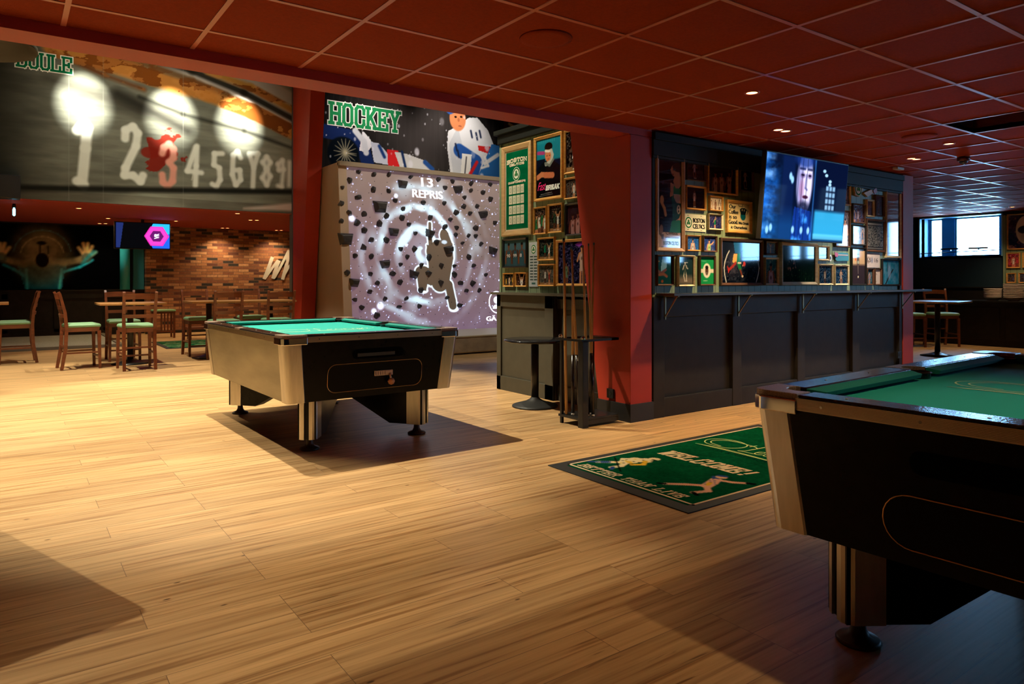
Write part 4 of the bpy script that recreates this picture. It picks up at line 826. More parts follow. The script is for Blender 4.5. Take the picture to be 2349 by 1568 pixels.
# climber silhouette, left unlit with a bright outline
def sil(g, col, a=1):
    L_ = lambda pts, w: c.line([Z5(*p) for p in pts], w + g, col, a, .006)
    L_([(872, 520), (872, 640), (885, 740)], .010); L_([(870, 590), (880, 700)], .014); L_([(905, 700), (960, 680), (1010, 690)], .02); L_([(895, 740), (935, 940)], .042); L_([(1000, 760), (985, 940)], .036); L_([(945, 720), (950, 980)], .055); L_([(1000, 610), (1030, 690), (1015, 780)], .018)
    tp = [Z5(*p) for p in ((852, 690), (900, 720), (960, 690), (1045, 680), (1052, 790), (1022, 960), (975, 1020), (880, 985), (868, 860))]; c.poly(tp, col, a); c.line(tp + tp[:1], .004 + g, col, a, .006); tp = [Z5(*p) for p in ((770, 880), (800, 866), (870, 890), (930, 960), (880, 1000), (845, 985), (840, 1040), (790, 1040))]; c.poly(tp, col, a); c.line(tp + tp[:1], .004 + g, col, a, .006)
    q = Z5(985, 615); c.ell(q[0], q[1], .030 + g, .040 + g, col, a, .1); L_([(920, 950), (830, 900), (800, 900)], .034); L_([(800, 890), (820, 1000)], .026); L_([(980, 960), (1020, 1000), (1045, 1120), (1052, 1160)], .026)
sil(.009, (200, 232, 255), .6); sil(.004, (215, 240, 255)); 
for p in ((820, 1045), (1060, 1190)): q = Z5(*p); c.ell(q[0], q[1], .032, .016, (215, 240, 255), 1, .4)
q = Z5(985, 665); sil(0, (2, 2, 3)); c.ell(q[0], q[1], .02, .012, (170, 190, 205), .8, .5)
ex = MB(); sl_ = (CT - CB) / CHZ
fw = lambda off: (lambda x, y: (x - CWX0, yf(y) - off, y))
def wtxt(s, x0, y0, x1, y1, b=.004):
    a_ = cw_pt(730 + x0 / 3.41, 360 + y1 / 3.41); b_ = cw_pt(730 + x1 / 3.41, 360 + y1 / 3.41); t_ = cw_pt(730 + x0 / 3.41, 360 + y0 / 3.41)
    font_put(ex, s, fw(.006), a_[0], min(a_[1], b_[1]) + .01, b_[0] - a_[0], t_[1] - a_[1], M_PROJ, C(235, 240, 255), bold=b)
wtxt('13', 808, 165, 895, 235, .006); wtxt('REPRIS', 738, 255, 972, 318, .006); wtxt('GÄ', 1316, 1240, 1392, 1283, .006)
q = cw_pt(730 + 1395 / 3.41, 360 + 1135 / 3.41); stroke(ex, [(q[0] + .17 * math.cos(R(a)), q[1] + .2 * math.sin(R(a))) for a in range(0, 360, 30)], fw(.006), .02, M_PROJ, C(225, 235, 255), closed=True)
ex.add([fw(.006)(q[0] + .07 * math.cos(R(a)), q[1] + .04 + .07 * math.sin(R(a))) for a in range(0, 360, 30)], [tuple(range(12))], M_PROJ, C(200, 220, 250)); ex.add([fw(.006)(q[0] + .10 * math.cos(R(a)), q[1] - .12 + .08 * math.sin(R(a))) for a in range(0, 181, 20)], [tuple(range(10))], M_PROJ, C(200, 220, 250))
# little bolt holes over the panel
for r_ in range(14):
    for k in range(17): u, z = .30 + k * .235 + (.117 if r_ % 2 else 0), .16 + r_ * .21; ex.add([fw(.0055)(CWX0 + u + .008 * math.cos(R(a)), z + .008 * math.sin(R(a))) for a in range(0, 360, 60)], [tuple(range(6))], hold_m, (0, 0, 0, 1))
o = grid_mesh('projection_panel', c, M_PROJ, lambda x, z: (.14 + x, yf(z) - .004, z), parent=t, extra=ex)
HOLDS = "312,118,s 433,138,m 549,138,s 720,157,s 243,182,m 184,242,s 428,256,m 547,268,s 657,213,L 935,178,m 1046,194,s 1192,207,m 1341,217,s 988,242,s 1089,253,L 1190,262,s 1286,278,s 310,317,m 600,340,s 178,368,m 483,390,X 660,402,s 819,358,s 983,364,s 1139,317,s 1342,330,m 1136,387,m 1239,387,s 238,438,m 353,443,m 533,463,m 652,474,m 476,520,m 301,514,m 705,528,s 178,503,s 1079,437,m 1185,442,s 1286,450,L 1380,514,s 872,475,m 1033,490,s 359,577,m 589,587,L 987,547,m 1079,553,s 1226,557,m 757,597,s 870,598,L 1072,609,s 1171,617,s 1226,618,s 212,643,X 413,648,m 529,650,m 921,665,m 1125,673,s 1270,680,s 351,707,m 642,720,s 752,722,m 1019,726,L 1361,733,L 288,773,s 411,778,m 693,781,s 861,782,m 1172,785,m 520,838,L 641,843,s 804,843,s 960,848,m 1062,851,s 1213,850,s 223,913,m 405,914,s 580,913,m 745,918,L 861,911,m 1062,919,m 1306,920,s 279,983,L 459,988,s 634,981,m 957,984,m 1112,984,m 1207,989,m 399,1051,s 1155,1044,s 1257,1041,s 795,1041,m 282,1117,s 518,1112,s 686,1108,s 1004,1102,s 338,1180,m 630,1171,s 788,1167,s 1107,1160,m 455,1240,m".split()
rs = np.random.RandomState(2)
for h in HOLDS:
    a, b, k = h.split(','); x, z = cw_pt(730 + int(a) / 3.41, 360 + int(b) / 3.41); m_ = MB()
    if k in 'LX':
        s_ = .10 if k == 'L' else .145; tl = rs.uniform(-.25, .25) if k == 'L' else .02; hh = s_ * .72
        Pb = [(-s_, hh), (s_, hh * .95), (s_ * .72, -hh), (-s_ * .7, -hh)]; ro = lambda p: (p[0] * math.cos(tl) - p[1] * math.sin(tl), p[0] * math.sin(tl) + p[1] * math.cos(tl))
        Pb = [ro(p) for p in Pb]; m_.loft([(p[0], 0, p[1]) for p in Pb], [(p[0] * .62, -.10, p[1] * .5 + .01) for p in Pb], hold_m); bv = .008
    else:
        s_ = .052 if k == 's' else .068; n = 7; an = [R(360 * i_ / n + rs.uniform(-14, 14)) for i_ in range(n)]; rd = [s_ * rs.uniform(.62, 1.15) for _ in range(n)]
        m_.loft([(r_ * math.cos(t_), 0, r_ * math.sin(t_)) for t_, r_ in zip(an, rd)], [(r_ * .5 * math.cos(t_) + .008, -.055, r_ * .5 * math.sin(t_) + .012) for t_, r_ in zip(an, rd)], hold_m); bv = .006
    m_.build('climbing_hold', t, loc=(x - CWX0, yf(z) - .004, z), bevel=bv)
t = thing('crash_mat', 'thick pale crash mat at the foot of the climbing wall', 'mat', (5.0, 9.60, 0)); MB().box(0, 0, .02, 4.6, 1.33, .272, matside).build('mat_side', t, bevel=.02); MB().box(-.005, -.005, .268, 4.605, 1.335, .300, mattop).build('mat_cover', t, bevel=.012)
# --- painted wall at the far left, brick script
c, P = paint_on_y(17.73, -2.4, 1.0, 4.6, 1.36, 45, (3, 4, 6))
Zb = lambda x, y: P(x / 3.825, 450 + y / 3.825)
def B(pts, w, col, a=1, s=.02): c.line([Zb(*p) for p in pts], w, col, a, s)
q = Zb(365, 560); tor = (12, 70, 96)
c.poly([Zb(150, 600), (Zb(360, 520)), Zb(600, 560), Zb(560, 700), Zb(540, 830), Zb(225, 830), Zb(190, 720)], tor, .85); B([(230, 640), (240, 820)], .018, (40, 140, 170)); B([(540, 640), (520, 820)], .018, (40, 140, 170))
B([(60, 560), (200, 590), (370, 560), (560, 580), (700, 560), (800, 500)], .05, (96, 88, 66), .9, .05); B([(560, 660), (700, 620), (810, 560)], .02, (30, 150, 190), .8, .03); B([(30, 600), (120, 640), (220, 700)], .02, (30, 130, 170), .8, .03)
c.mix(np.exp(-((np.hypot((c.U - Zb(370, 500)[0]) / .42, (c.V - Zb(370, 500)[1]) / .50)) ** 6)) * .75, (74, 66, 48)); c.ell(Zb(370, 470)[0], Zb(370, 470)[1], .24, .26, (110, 98, 74), .55, .5)
for rr2, cc in ((.40, (60, 90, 100)), (.30, (130, 115, 88))): B([(370 + rr2 * 640 * math.cos(R(a)), 520 - rr2 * 560 * math.sin(R(a))) for a in range(10, 171, 16)], .008, cc, .6)
c.ell(Zb(365, 410)[0], Zb(365, 410)[1], .06, .03, (14, 12, 10)); c.ell(Zb(370, 560)[0], Zb(370, 560)[1], .085, .11, (20, 14, 10)); B([(352, 420), (350, 520)], .01, (22, 18, 14)); B([(420, 440), (425, 500)], .008, (30, 26, 20))
for bx, sg in ((760, 1), (10, -1)):
    for k, (dx_, dy_) in enumerate([(-70, -90), (-30, -125), (10, -125), (50, -100), (80, -50)]): B([(bx, 540), (bx + sg * dx_, 540 + dy_)], .026, (150, 128, 90) if k < 4 else (90, 150, 150), .9, .03)
    c.ell(Zb(bx, 540)[0], Zb(bx, 540)[1], .07, .08, (50, 60, 56), .8, .4); B([(bx - 40, 590), (bx + sg * 60, 480)], .02, (20, 120, 150), .6, .04)
c.a *= (1.25 + 1.0 * c.fbm(10, 10, 6))[..., None]
o = grid_mesh('wall_painting', c, M_PRINT, lambda x, z: (-2.4 + x, 17.73, 1.0 + z)); tag(o, 'dark wall painting of a figure raising two glowing hands', 'painting')
ex = MB(); fb = lambda x, y: (x, 17.385, y)
k = lambda px, py: on_y(px, py, 17.385)
for j_, (pts, wd) in enumerate((([(625, 589), (616, 614), (606, 640)], .085), ([(608, 638), (622, 618), (637, 597)], .06), ([(640, 597), (632, 618), (626, 639)], .085), ([(629, 637), (645, 608), (662, 574)], .06), ([(664, 573), (657, 606), (648, 641)], .085), ([(651, 632), (662, 612), (672, 604), (670, 625), (668, 641)], .06))): stroke(ex, [k(*p) for p in pts], lambda x, y, j_=j_: (x, 17.385 - .002 * j_, y), wd, mat('wall_lettering_white', (.70, .66, .62, 1), .7), (1, 1, 1, 1))
o = ex.build('wall_lettering'); tag(o, 'white brush script letters Wh painted on the brick wall', 'lettering')
# dark pillar and panel beside the painting, teal reflections painted into their colour
t = thing('teal_pillar', 'dark glossy pillar with painted-on teal reflection beside the wall painting', 'pillar', (2.10, 17.55, .985)); MB().lathe([(.10, 0), (.10, 1.40)], mat('teal_reflection_paint', (.03, .42, .60, 1), .15), n=24, smooth=True).build('pillar_shaft', t)
o = MB().box(2.27, 17.62, .985, 2.49, 17.70, 2.385, mat('teal_reflection_panel', (.015, .22, .34, 1), .4)).build('teal_reflection_panel', bevel=.005); tag(o, 'narrow dark panel with painted-on teal reflection at the left edge of the brick wall', 'panel')
# hanging screen with the hexagon
t = thing('hanging_screen', 'ceiling hung screen showing a pink and blue hexagon', 'television', (2.18, 15.6, 2.30))
MB().box(-.50, -.015, -.50, .50, .03, .03, black).build('screen_casing', t, bevel=.006); MB().tube([(0, .03, 0), (0, .03, .09)], .03, blackmetal).build('ceiling_mount', t)
c = Canvas(.96, .50, 130, (5, 5, 7)); c.poly([(.02, .02), (.16, .02), (.28, 1), (.02, 1)], (28, 40, 92)); c.rect(1.15, 0, 2, 1, (6, 6, 10)); hx = lambda r_, cx=1.45, cy=.5: [(cx + r_ * math.cos(R(a)) * 1.02, cy + r_ * math.sin(R(a))) for a in range(0, 360, 60)]
c.poly([(1.10, .5), (1.32, 1), (1.93, 1), (1.93, 0), (1.32, 0)], (30, 90, 225)); c.poly([(1.10, .5), (1.32, 1), (1.93, 1), (1.93, .6)], (40, 170, 245)); c.poly(hx(.44), (210, 40, 160)); c.poly(hx(.40), (235, 60, 180)); c.poly(hx(.25), (92, 20, 96)); c.rect(0, 0, 1.93, .02, (2, 2, 2))
ex = MB(); font_put(ex, 'VR', lambda x, y: (-.48 + .725 - (y), -.021, -.485 + .25 + x - .0), -.05, -.045, .10, .09, M_SCREEN, C(240, 240, 250), bold=.004)
grid_mesh('screen_picture', c, M_SCREEN, lambda x, z: (-.48 + x, -.0195, -.485 + z), parent=t, extra=ex)
# big television on the picture wall, tipped forward
t = thing('television', 'large wall television showing a blue lit face behind bars', 'television', (6.32, 3.95, 1.575)); t.rotation_euler = (R(5.0), 0, 0)
MB().box(-.70, -.012, -.012, .70, .035, .80, black).build('casing', t, bevel=.005); MB().box(-.25, .035, .2, .25, .235, .55, blackmetal).build('wall_mount', t)
c = Canvas(1.38, .785, 150, (4, 14, 40)); A_ = c.asp
n_ = c.fbm(4, 9, 2); c.mix(np.clip((.34 - c.U) / .12, 0, 1) * np.clip(n_ * 1.6 - .3, 0, 1), (20, 110, 220)); c.mix(np.clip((.22 - c.U) / .1, 0, 1) * np.clip(c.fbm(5, 8, 7) * 2 - .9, 0, 1), (120, 180, 250))
c.rect(.33, 0, .58, 1, (8, 26, 70), .8, .04); c.mix(np.clip((.42 - c.V) / .25, 0, 1) * .35, (20, 110, 190))
c.ell(.80, .70, .17, .36, (150, 150, 200), 1, .25); c.ell(.86, .72, .10, .30, (225, 215, 240), .8, .5); c.ell(.75, .79, .050, .030, (90, 70, 120), .8, .8); c.ell(.90, .79, .042, .030, (90, 70, 120), .8, .8); c.ell(.75, .795, .036, .012, (16, 16, 40), 1, .5); c.ell(.90, .795, .030, .012, (16, 16, 40), 1, .5); c.line([(.69, .87), (.79, .87)], .014, (20, 24, 60), .9, .02); c.line([(.86, .87), (.94, .87)], .014, (20, 24, 60), .9, .02)
c.line([(.83, .80), (.82, .64), (.86, .62)], .012, (90, 90, 150), .9, .02); c.ell(.83, .53, .06, .022, (60, 24, 50), 1, .5); c.ell(.80, .40, .12, .08, (10, 14, 40), .8, .7); c.ell(.80, .98, .2, .1, (20, 50, 130), .8, .6)
c.ell(.74, .62, .05, .13, (160, 80, 120), .45, .9); c.poly([(.62, .40), (.98, .36), (1.02, 0), (.58, 0)], (14, 50, 150), .7); c.mix(np.clip(c.fbm(8, 8, 12) * 3 - 1.6, 0, 1) * ((c.U > .6) & (c.U < 1.02) & (c.V < .42)), (60, 150, 245))
for x in (.66, .74, .84, .96): c.rect(x, 0, x + .008, 1, (4, 10, 30), .8, .01)
c.rect(1.0, .0, 1.03, 1, (50, 130, 220), .5, .02); c.rect(1.04, .4, 1.76, 1, (4, 12, 40), .9, .05); c.rect(1.06, .05, 1.76, .38, (50, 170, 220), .85, .05); c.rect(1.06, .02, 1.76, .09, (100, 200, 235), .7, .02)
for r_ in range(4):
    for k_ in range(3): c.rect(1.28 + k_ * .075, .40 + r_ * .08, 1.34 + k_ * .075, .46 + r_ * .08, (150, 200, 235), .8, .02)
for x, y in ((1.22, .88), (1.27, .83), (1.36, .76), (1.36, .72)): c.ell(x, y, .035, .02, (170, 220, 250), .9, .5)
for x, y in ((.10, .10), (.17, .13), (.62, .12), (.80, .12), (.95, .12), (.54, .72), (.5, .76)): c.ell(x, y, .03, .045, (150, 210, 250), .9, .6)
grid_mesh('screen_picture', c, M_SCREEN, lambda x, z: (-.69 + x, -.014, x * 0 + z), parent=t)

# ================================================================== FRAMED PICTURES
SK = ((196, 134, 96), (110, 66, 44), (78, 46, 32), (214, 160, 124)); GRN = (24, 120, 66); WHT = (214, 208, 204); PNK = (150, 108, 108)
def figure(c, x, y, s, jc, sc, pose='stand', num=None):
    """one player: x = body axis, y = feet, s = height (in picture heights)"""
    w = s * .045; hip = y + .50 * s; sh = y + .80 * s; run = pose == 'run'
    for k in (-1, 1):
        kx = x + k * s * (.05 if not run else .10); c.line([(x + k * s * .035, hip), (kx, y + .27 * s), (kx + (s * .08 if run and k < 0 else 0), y + .03 * s)], w * .75, sc); c.ell(kx + (s * .08 if run and k < 0 else 0) + s * .02, y + .015 * s, s * .04, s * .02, WHT)
    c.poly([(x - .085 * s, y + .34 * s), (x - .065 * s, y + .56 * s), (x + .065 * s, y + .56 * s), (x + .085 * s, y + .34 * s), (x + .01 * s, y + .36 * s)], jc); c.poly([(x - .07 * s, y + .50 * s), (x - .09 * s, sh), (x - .03 * s, sh + .015 * s), (x, sh - .03 * s), (x + .03 * s, sh + .015 * s), (x + .09 * s, sh), (x + .07 * s, y + .50 * s)], jc)
    up = {'reach': ((.10, 1.12), (-.16, .60)), 'cheer': ((.20, 1.05), (-.20, 1.05)), 'stand': ((.13, .48), (-.13, .48)), 'run': ((.20, .62), (-.16, .58)), 'point': ((.26, .88), (-.12, .5))}[pose]
    for k, (ax, ay) in zip((1, -1), up): c.line([(x + k * .085 * s, sh - .02 * s), (x + k * .13 * s if abs(ax) < .2 else x + (ax * .6) * s, y + (ay * .5 + .36) * s), (x + ax * s, y + ay * s)], w * .6, sc)
    c.seg(x, sh, x, sh + .05 * s, w * .6, w * .6, sc); c.ell(x, y + .91 * s, .045 * s, .06 * s, sc); c.ell(x, y + .945 * s, .046 * s, .034 * s, (26, 18, 14)); c.ell(x, y + .66 * s, .028 * s, .04 * s, tuple(v * .45 for v in jc), .9)
def crowd(c, seed, base, amp=60, sx=16, hi=(190, 160, 140), y1=1.0):
    n = c.fbm(sx, sx, seed, 3); k = c.V < y1; c.a += ((n - .5) * 2 * amp * k)[..., None]; c.mix(np.clip((c.fbm(sx * 1.4, sx * 1.4, seed + 5, 2) - .63) * 8, 0, 1) * .5 * k, hi)
def court(c, h=.18, col=(150, 110, 70)): c.rect(0, 0, 9, h, col, .9, .02)
def pic(kind, c, sd, A):
    a = c.asp
    if kind == 'one': crowd(c, sd, 0, 40); figure(c, a * .5, -.25 + .2, .92, A[0], A[1], A[2])
    elif kind == 'dark': crowd(c, sd, 0, 12, 10, (60, 40, 34)); figure(c, a * .45, .06, .85, A[0], A[1], A[2])
    elif kind == 'three':
        crowd(c, sd, 0, 14, 9, (70, 50, 44)); 
        for k, (x, p) in enumerate(((.26, 'stand'), (.48, 'stand'), (.76, 'reach'))): figure(c, a * x, -.55 + .04 * k, 1.28, PNK, (96, 52, 42), p)
    elif kind == 'group':
        crowd(c, sd, 0, 60, 22, (220, 190, 170))
        for k in range(A[0]): figure(c, a * (k + .5) / A[0], -.18 + .06 * ((k * 7) % 3), .95, A[1] if k % 2 else A[2], SK[(k + sd) % 3], 'stand')
    elif kind == 'duel': crowd(c, sd, 0, 50, 20); court(c, .12); figure(c, a * .38, .05, .8, A[0], SK[2], 'reach'); figure(c, a * .66, .04, .68, A[1], SK[0], 'cheer')
    elif kind == 'bust':
        crowd(c, sd, 0, 30, 10); s = 1.9; figure(c, a * .5, -1.02, s, A[0], A[1], A[2])
GW = []
def framed(name, x0, z0, x1, z1, fm, fwid, kind, args, label, base, face='y', at=4.205, group=None, res=170, paint=None, glaze=True, cat='picture', mount=None, depth=.028):
    W, H = abs(x1 - x0), z1 - z0
    if face == 'y': t = thing(name, label, cat, ((x0 + x1) / 2, at, (z0 + z1) / 2), 0, group)
    else: t = thing(name, label, cat, (at, (x0 + x1) / 2, (z0 + z1) / 2), R(-90), group)
    if fm is not None:
        m_ = MB(); a, b, f = W / 2, H / 2, fwid; prof = [(0, 0), (0, depth), (.25 * f, depth + .004), (f, depth - .008), (f, 0)]
        rings = []
        for q, d in prof: rings.append([(sx * (a - q), -d, sz * (b - q)) for sx, sz in ((-1, -1), (1, -1), (1, 1), (-1, 1))])
        vs = [p for r_ in rings for p in r_]; fs = [(k * 4 + i, k * 4 + (i + 1) % 4, ((k + 1) % 5) * 4 + (i + 1) % 4, ((k + 1) % 5) * 4 + i) for k in range(5) for i in range(4)]
        m_.add(vs, fs, fm); m_.build('frame', t)
    f = fwid if fm is not None else 0
    c = Canvas(W - 2 * f + .002, H - 2 * f + .002, res, base); ex = MB()
    fn = lambda x, y, off=.001: (-(W / 2 - f) + x, -(.012 if fm is not None else .008) - off, -(H / 2 - f) + y)
    if paint: paint(c, ex, fn, W - 2 * f, H - 2 * f)
    elif kind: pic(kind, c, len(GW) * 13 + 7, args)
    GW.append(t)
    if mount: k = mount; c.mix(((c.U < k) | (c.U > c.asp - k) | (c.V < k) | (c.V > 1 - k)) * 1.0, (214, 200, 176))
    if fm is None: MB().box(-W / 2, -.007, -H / 2, W / 2, 0, H / 2, white).build('plate', t, bevel=.002)
    else: MB().box(-W / 2 + f * .9, -.010, -H / 2 + f * .9, W / 2 - f * .9, 0, H / 2 - f * .9, blackf).build('backing', t)
    grid_mesh('print', c, M_GLAZED if glaze else M_PRINT, lambda x, z: (-(W / 2 - f) - .001 + x, -(.0115 if fm is not None else .0078), -(H / 2 - f) - .001 + z), parent=t, extra=ex)
    return t
K = C(12, 12, 12)
def emblem(ex, fn, cx, cy, r, m=M_PRINT):
    """round club emblem: white disc, green ring and clover"""
    ci = lambda rr, off: [fn(cx + rr * .9 * math.cos(R(a)), cy + rr * math.sin(R(a)), off) for a in range(0, 360, 15)]
    ex.add(ci(r, .001), [tuple(range(24))], m, C(226, 226, 214)); ex.add(ci(r * .92, .0014), [tuple(range(24))], m, C(30, 110, 66)); ex.add(ci(r * .70, .0018), [tuple(range(24))], m, C(226, 226, 214))
    for a in (90, 210, 330): ex.add([fn(cx + r * .24 * math.cos(R(a)) + r * .22 * math.cos(R(b)), cy + r * .26 * math.sin(R(a)) + r * .24 * math.sin(R(b)), .0022 + a * 1e-6) for b in range(0, 360, 30)], [tuple(range(12))], m, C(60, 120, 78))
def p_tall(c, ex, fn, W, H):
    a = c.asp; crowd(c, 3, 0, 14, 8, (70, 40, 50), .8); c.rect(0, 0, 1, .17, (176, 146, 128)); c.mix((c.fbm(14, 40, 5, 2) > .6) * (c.U < .09) * .8 * (c.V < .35), (60, 50, 48))
    sk = (168, 116, 84); c.poly([(.22, .17), (.23, .42), (.20, .62), (.24, .70), (.38, .70), (.42, .6), (.42, .17)], (26, 60, 44)); c.poly([(.19, .56), (.20, .72), (.27, .70), (.28, .60)], sk); c.poly([(.24, .74), (.27, .80), (.36, .82), (.40, .74), (.34, .67), (.28, .66)], sk); c.poly([(.24, .60), (.25, .70), (.28, .67), (.34, .66), (.40, .72), (.40, .56), (.26, .54)], (36, 104, 64)); c.poly([(.25, .56), (.25, .60), (.37, .60), (.38, .5), (.30, .5)], (150, 130, 120))
    c.ell(.29, .86, .085, .075, sk); c.ell(.33, .90, .10, .055, (60, 34, 24)); c.ell(.385, .86, .04, .07, (60, 34, 24)); c.seg(.205, .865, .215, .845, .008, .012, sk); c.ell(.245, .865, .012, .006, (60, 34, 24)); c.ell(.235, .815, .016, .006, (120, 50, 44)); c.ell(.33, .43, .03, .05, (190, 170, 160)); c.ell(.33, .45, .010, .014, (30, 40, 34)); c.ell(.33, .41, .010, .014, (30, 40, 34)); c.line([(.41, .42), (.36, .32), (.27, .27)], .024, sk); c.ell(.25, .26, .04, .03, sk); c.poly([(.18, .17), (.22, .30), (.42, .32), (.42, .17)], (30, 96, 56)); c.line([(.05, .5), (.10, .43), (.12, .36)], .02, (190, 130, 70)); c.ell(.06, .52, .03, .05, (180, 130, 80)); c.ell(.05, .2, .03, .05, (120, 90, 80))
    for k in range(3): font_put(ex, ['Celtics', 'EASTERN CONFERENCE', 'BOSTON CELTICS'][k], fn, W * [.32, .30, .22][k], H * [.145, .105, .03][k], W * [.52, .6, .66][k], H * [.035, .014, .04][k], M_PRINT, C(30, 34, 34) if k < 2 else C(30, 90, 66))
def p_coffee(c, ex, fn, W, H):
    dk = C(26, 34, 38)
    for s, x, y, w, h in (('Our', .06, .79, .30, .15), ('Coffee', .03, .60, .44, .15), ('is so', .06, .42, .34, .14), ('Good.', .03, .23, .42, .15), ('We Drink', .48, .23, .48, .10), ('it Ourselves', .14, .06, .74, .11)): font_put(ex, s, fn, x * W, y * H, w * W, h * H, M_PRINT, dk, bold=.0022)
    q = c.asp; c.ell(.70 * q, .54, .155, .155, (14, 92, 100)); c.poly([(.60 * q, .60), (.55 * q, .78), (.62 * q, .84), (.80 * q, .84), (.86 * q, .76), (.82 * q, .60)], (16, 30, 38)); c.ell(.66 * q, .77, .028, .04, (206, 168, 120)); c.ell(.76 * q, .76, .026, .04, (206, 168, 120)); c.line([(.84 * q, .80), (.93 * q, .74), (.88 * q, .62)], .014, (16, 30, 38)); c.line([(.48 * q, .95), (.52 * q, .90), (.66 * q, .90), (.68 * q, .96)], .012, (60, 44, 30)); c.line([(.68 * q, .90), (.78 * q, .93), (.80 * q, .88)], .008, (60, 44, 30))
def p_plate(c, ex, fn, W, H):
    emblem(ex, fn, .22 * W, .5 * H, .36 * H); font_put(ex, 'BOSTON', fn, .42 * W, .52 * H, .52 * W, .26 * H, M_PRINT, K, bold=.002); font_put(ex, 'CELTICS', fn, .42 * W, .17 * H, .52 * W, .26 * H, M_PRINT, K, bold=.002)
    for x in (.2, .78): 
        for y in (.92, .08): ex.add([fn((x + dx) * W, (y + dy) * H) for dx, dy in ((-.03, -.012), (.03, -.012), (.03, .012), (-.03, .012))], [(0, 1, 2, 3)], M_PRINT, K)
    c.rect(.02, .02, c.asp - .02, .98, (222, 220, 196)); 
def p_green(c, ex, fn, W, H):
    a = c.asp; c.rect(0, .42, 1, .56, (214, 204, 186)); c.ell(a / 2, .50, .22, .27, (222, 216, 200)); c.ell(a / 2, .50, .09, .17, (90, 60, 44)); c.ell(a / 2, .62, .09, .07, (30, 22, 20)); c.ell(a / 2 - .035, .55, .012, .008, (20, 14, 12)); c.ell(a / 2 + .035, .55, .012, .008, (20, 14, 12)); c.ell(a / 2, .42, .05, .035, (226, 216, 206), .9); c.ell(a / 2, .44, .07, .06, (44, 28, 22), .6); c.line([(.2, .12), (.42, .13)], .008, (190, 220, 196)); c.line([(.1, .86), (.35, .84)], .01, (140, 190, 200), .6)
def p_kick(c, ex, fn, W, H):
    a = c.asp; n = c.fbm(26, 26, 3, 3); c.a += ((n - .5) * 90)[..., None] * (c.V < .62)[..., None]; c.mix(np.exp(-(((c.U - .42) / .22) ** 2 + ((c.V - .45) / .3) ** 2)) * .4, (128, 112, 128)); c.poly([(.5, .72), (.44, .99), (.86, .99), (.9, .86), (.66, .70)], (40, 120, 180), .75)
    pts = [(.28, .76), (.20, .66), (.12, .5), (.09, .36), (.11, .2), (.17, .02)]; c.line(pts, .014, (216, 214, 206)); c.line([(a - .24, .72), (a - .10, .55), (a - .04, .36), (a - .08, .2), (a - .16, .02)], .012, (210, 206, 200))
    c.poly([(.45, .70), (.40, .50), (.52, .46), (.60, .52), (.62, .70)], (222, 170, 90)); c.line([(.64, .66), (.62, .50), (.70, .34)], .055, (22, 110, 66)); c.poly([(.58, .70), (.72, .72), (.70, .5), (.60, .46)], (24, 116, 70)); c.rect(.60, .46, .74, .50, (216, 206, 190)); c.line([(.52, .48), (.42, .40), (.30, .33)], .034, (160, 50, 44)); c.poly([(.20, .42), (.25, .22), (.30, .32)], (170, 44, 40)); c.line([(.70, .32), (.76, .20)], .026, (120, 56, 40)); c.ell(.79, .16, .035, .03, (216, 190, 160)); c.ell(.86, .46, .05, .06, (214, 60, 44)); c.ell(.80, .42, .02, .02, (210, 160, 130))
def p_runner(c, ex, fn, W, H): c.rect(0, 0, 1, .3, (120, 104, 92), .9, .2); figure(c, c.asp * .45, .12, .74, (60, 74, 66), (186, 176, 160), 'run'); c.line([(.30, .80), (.48, .80)], .010, (200, 205, 200)); c.poly([(.02, .6), (.08, 1), (.14, 1), (.06, .6)], (70, 150, 200), .8)
def p_fallen(c, ex, fn, W, H):
    c.poly([(.18, .55), (.28, 1), (.52, 1), (.50, .6), (.2, .42)], (120, 170, 205), .85); c.line([(.02, .48), (.2, .40), (.45, .52)], .05, (96, 66, 70)); c.line([(.1, .34), (.35, .36), (.5, .28)], .05, (120, 74, 62)); c.ell(.26, .10, .06, .055, (130, 66, 40)); c.ell(.08, .82, .04, .02, (160, 120, 70))
def p_banner(c, ex, fn, W, H):
    c.rect(.02, .015, c.asp - .02, .985, (4, 92, 58)); n = c.fbm(5, 14, 8); c.a *= (.8 + .4 * n)[..., None]; k = .018; c.mix(((c.U < k) | (c.U > c.asp - k) | (c.V < k * .8) | (c.V > 1 - k * .8)) * 1.0, (216, 202, 170))
    cr = C(220, 214, 190); slab(ex, 'BOSTON', lambda x, y: fn(x, y + .04 * math.sin(math.pi * (x / W)) * W, .001), .10 * W, .835 * H, .80 * W, .04 * H, .0062, M_PRINT, cr, serif=.1); slab(ex, 'CELTICS', lambda x, y: fn(x, y + .02 * math.sin(math.pi * (x / W)) * W, .001), .20 * W, .80 * H, .60 * W, .022 * H, .0045, M_PRINT, cr, serif=.1)
    emblem(ex, fn, .48 * W, .70 * H, .085 * H); slab(ex, 'CHAMPIONSHIPS', lambda x, y: fn(x, y + .01 * math.sin(math.pi * (x / W)) * W, .001), .14 * W, .585 * H, .72 * W, .020 * H, .0036, M_PRINT, cr, serif=.1)
    for r_ in range(4):
        for q in range(4):
            x0, y0 = (.16 + q * .165) * W, (.455 - r_ * .125) * H; ex.add([fn(x0, y0), fn(x0 + .145 * W, y0), fn(x0 + .145 * W, y0 + .105 * H), fn(x0, y0 + .105 * H)], [(0, 1, 2, 3)], M_PRINT, C(206, 206, 184)); stroke(ex, [(x0 + .07 * W + .014 * math.cos(R(a)), y0 + .05 * H + .022 * math.sin(R(a))) for a in range(0, 360, 60)], lambda x, y: fn(x, y, .002), .0035, M_PRINT, C(70, 90, 70), closed=True)
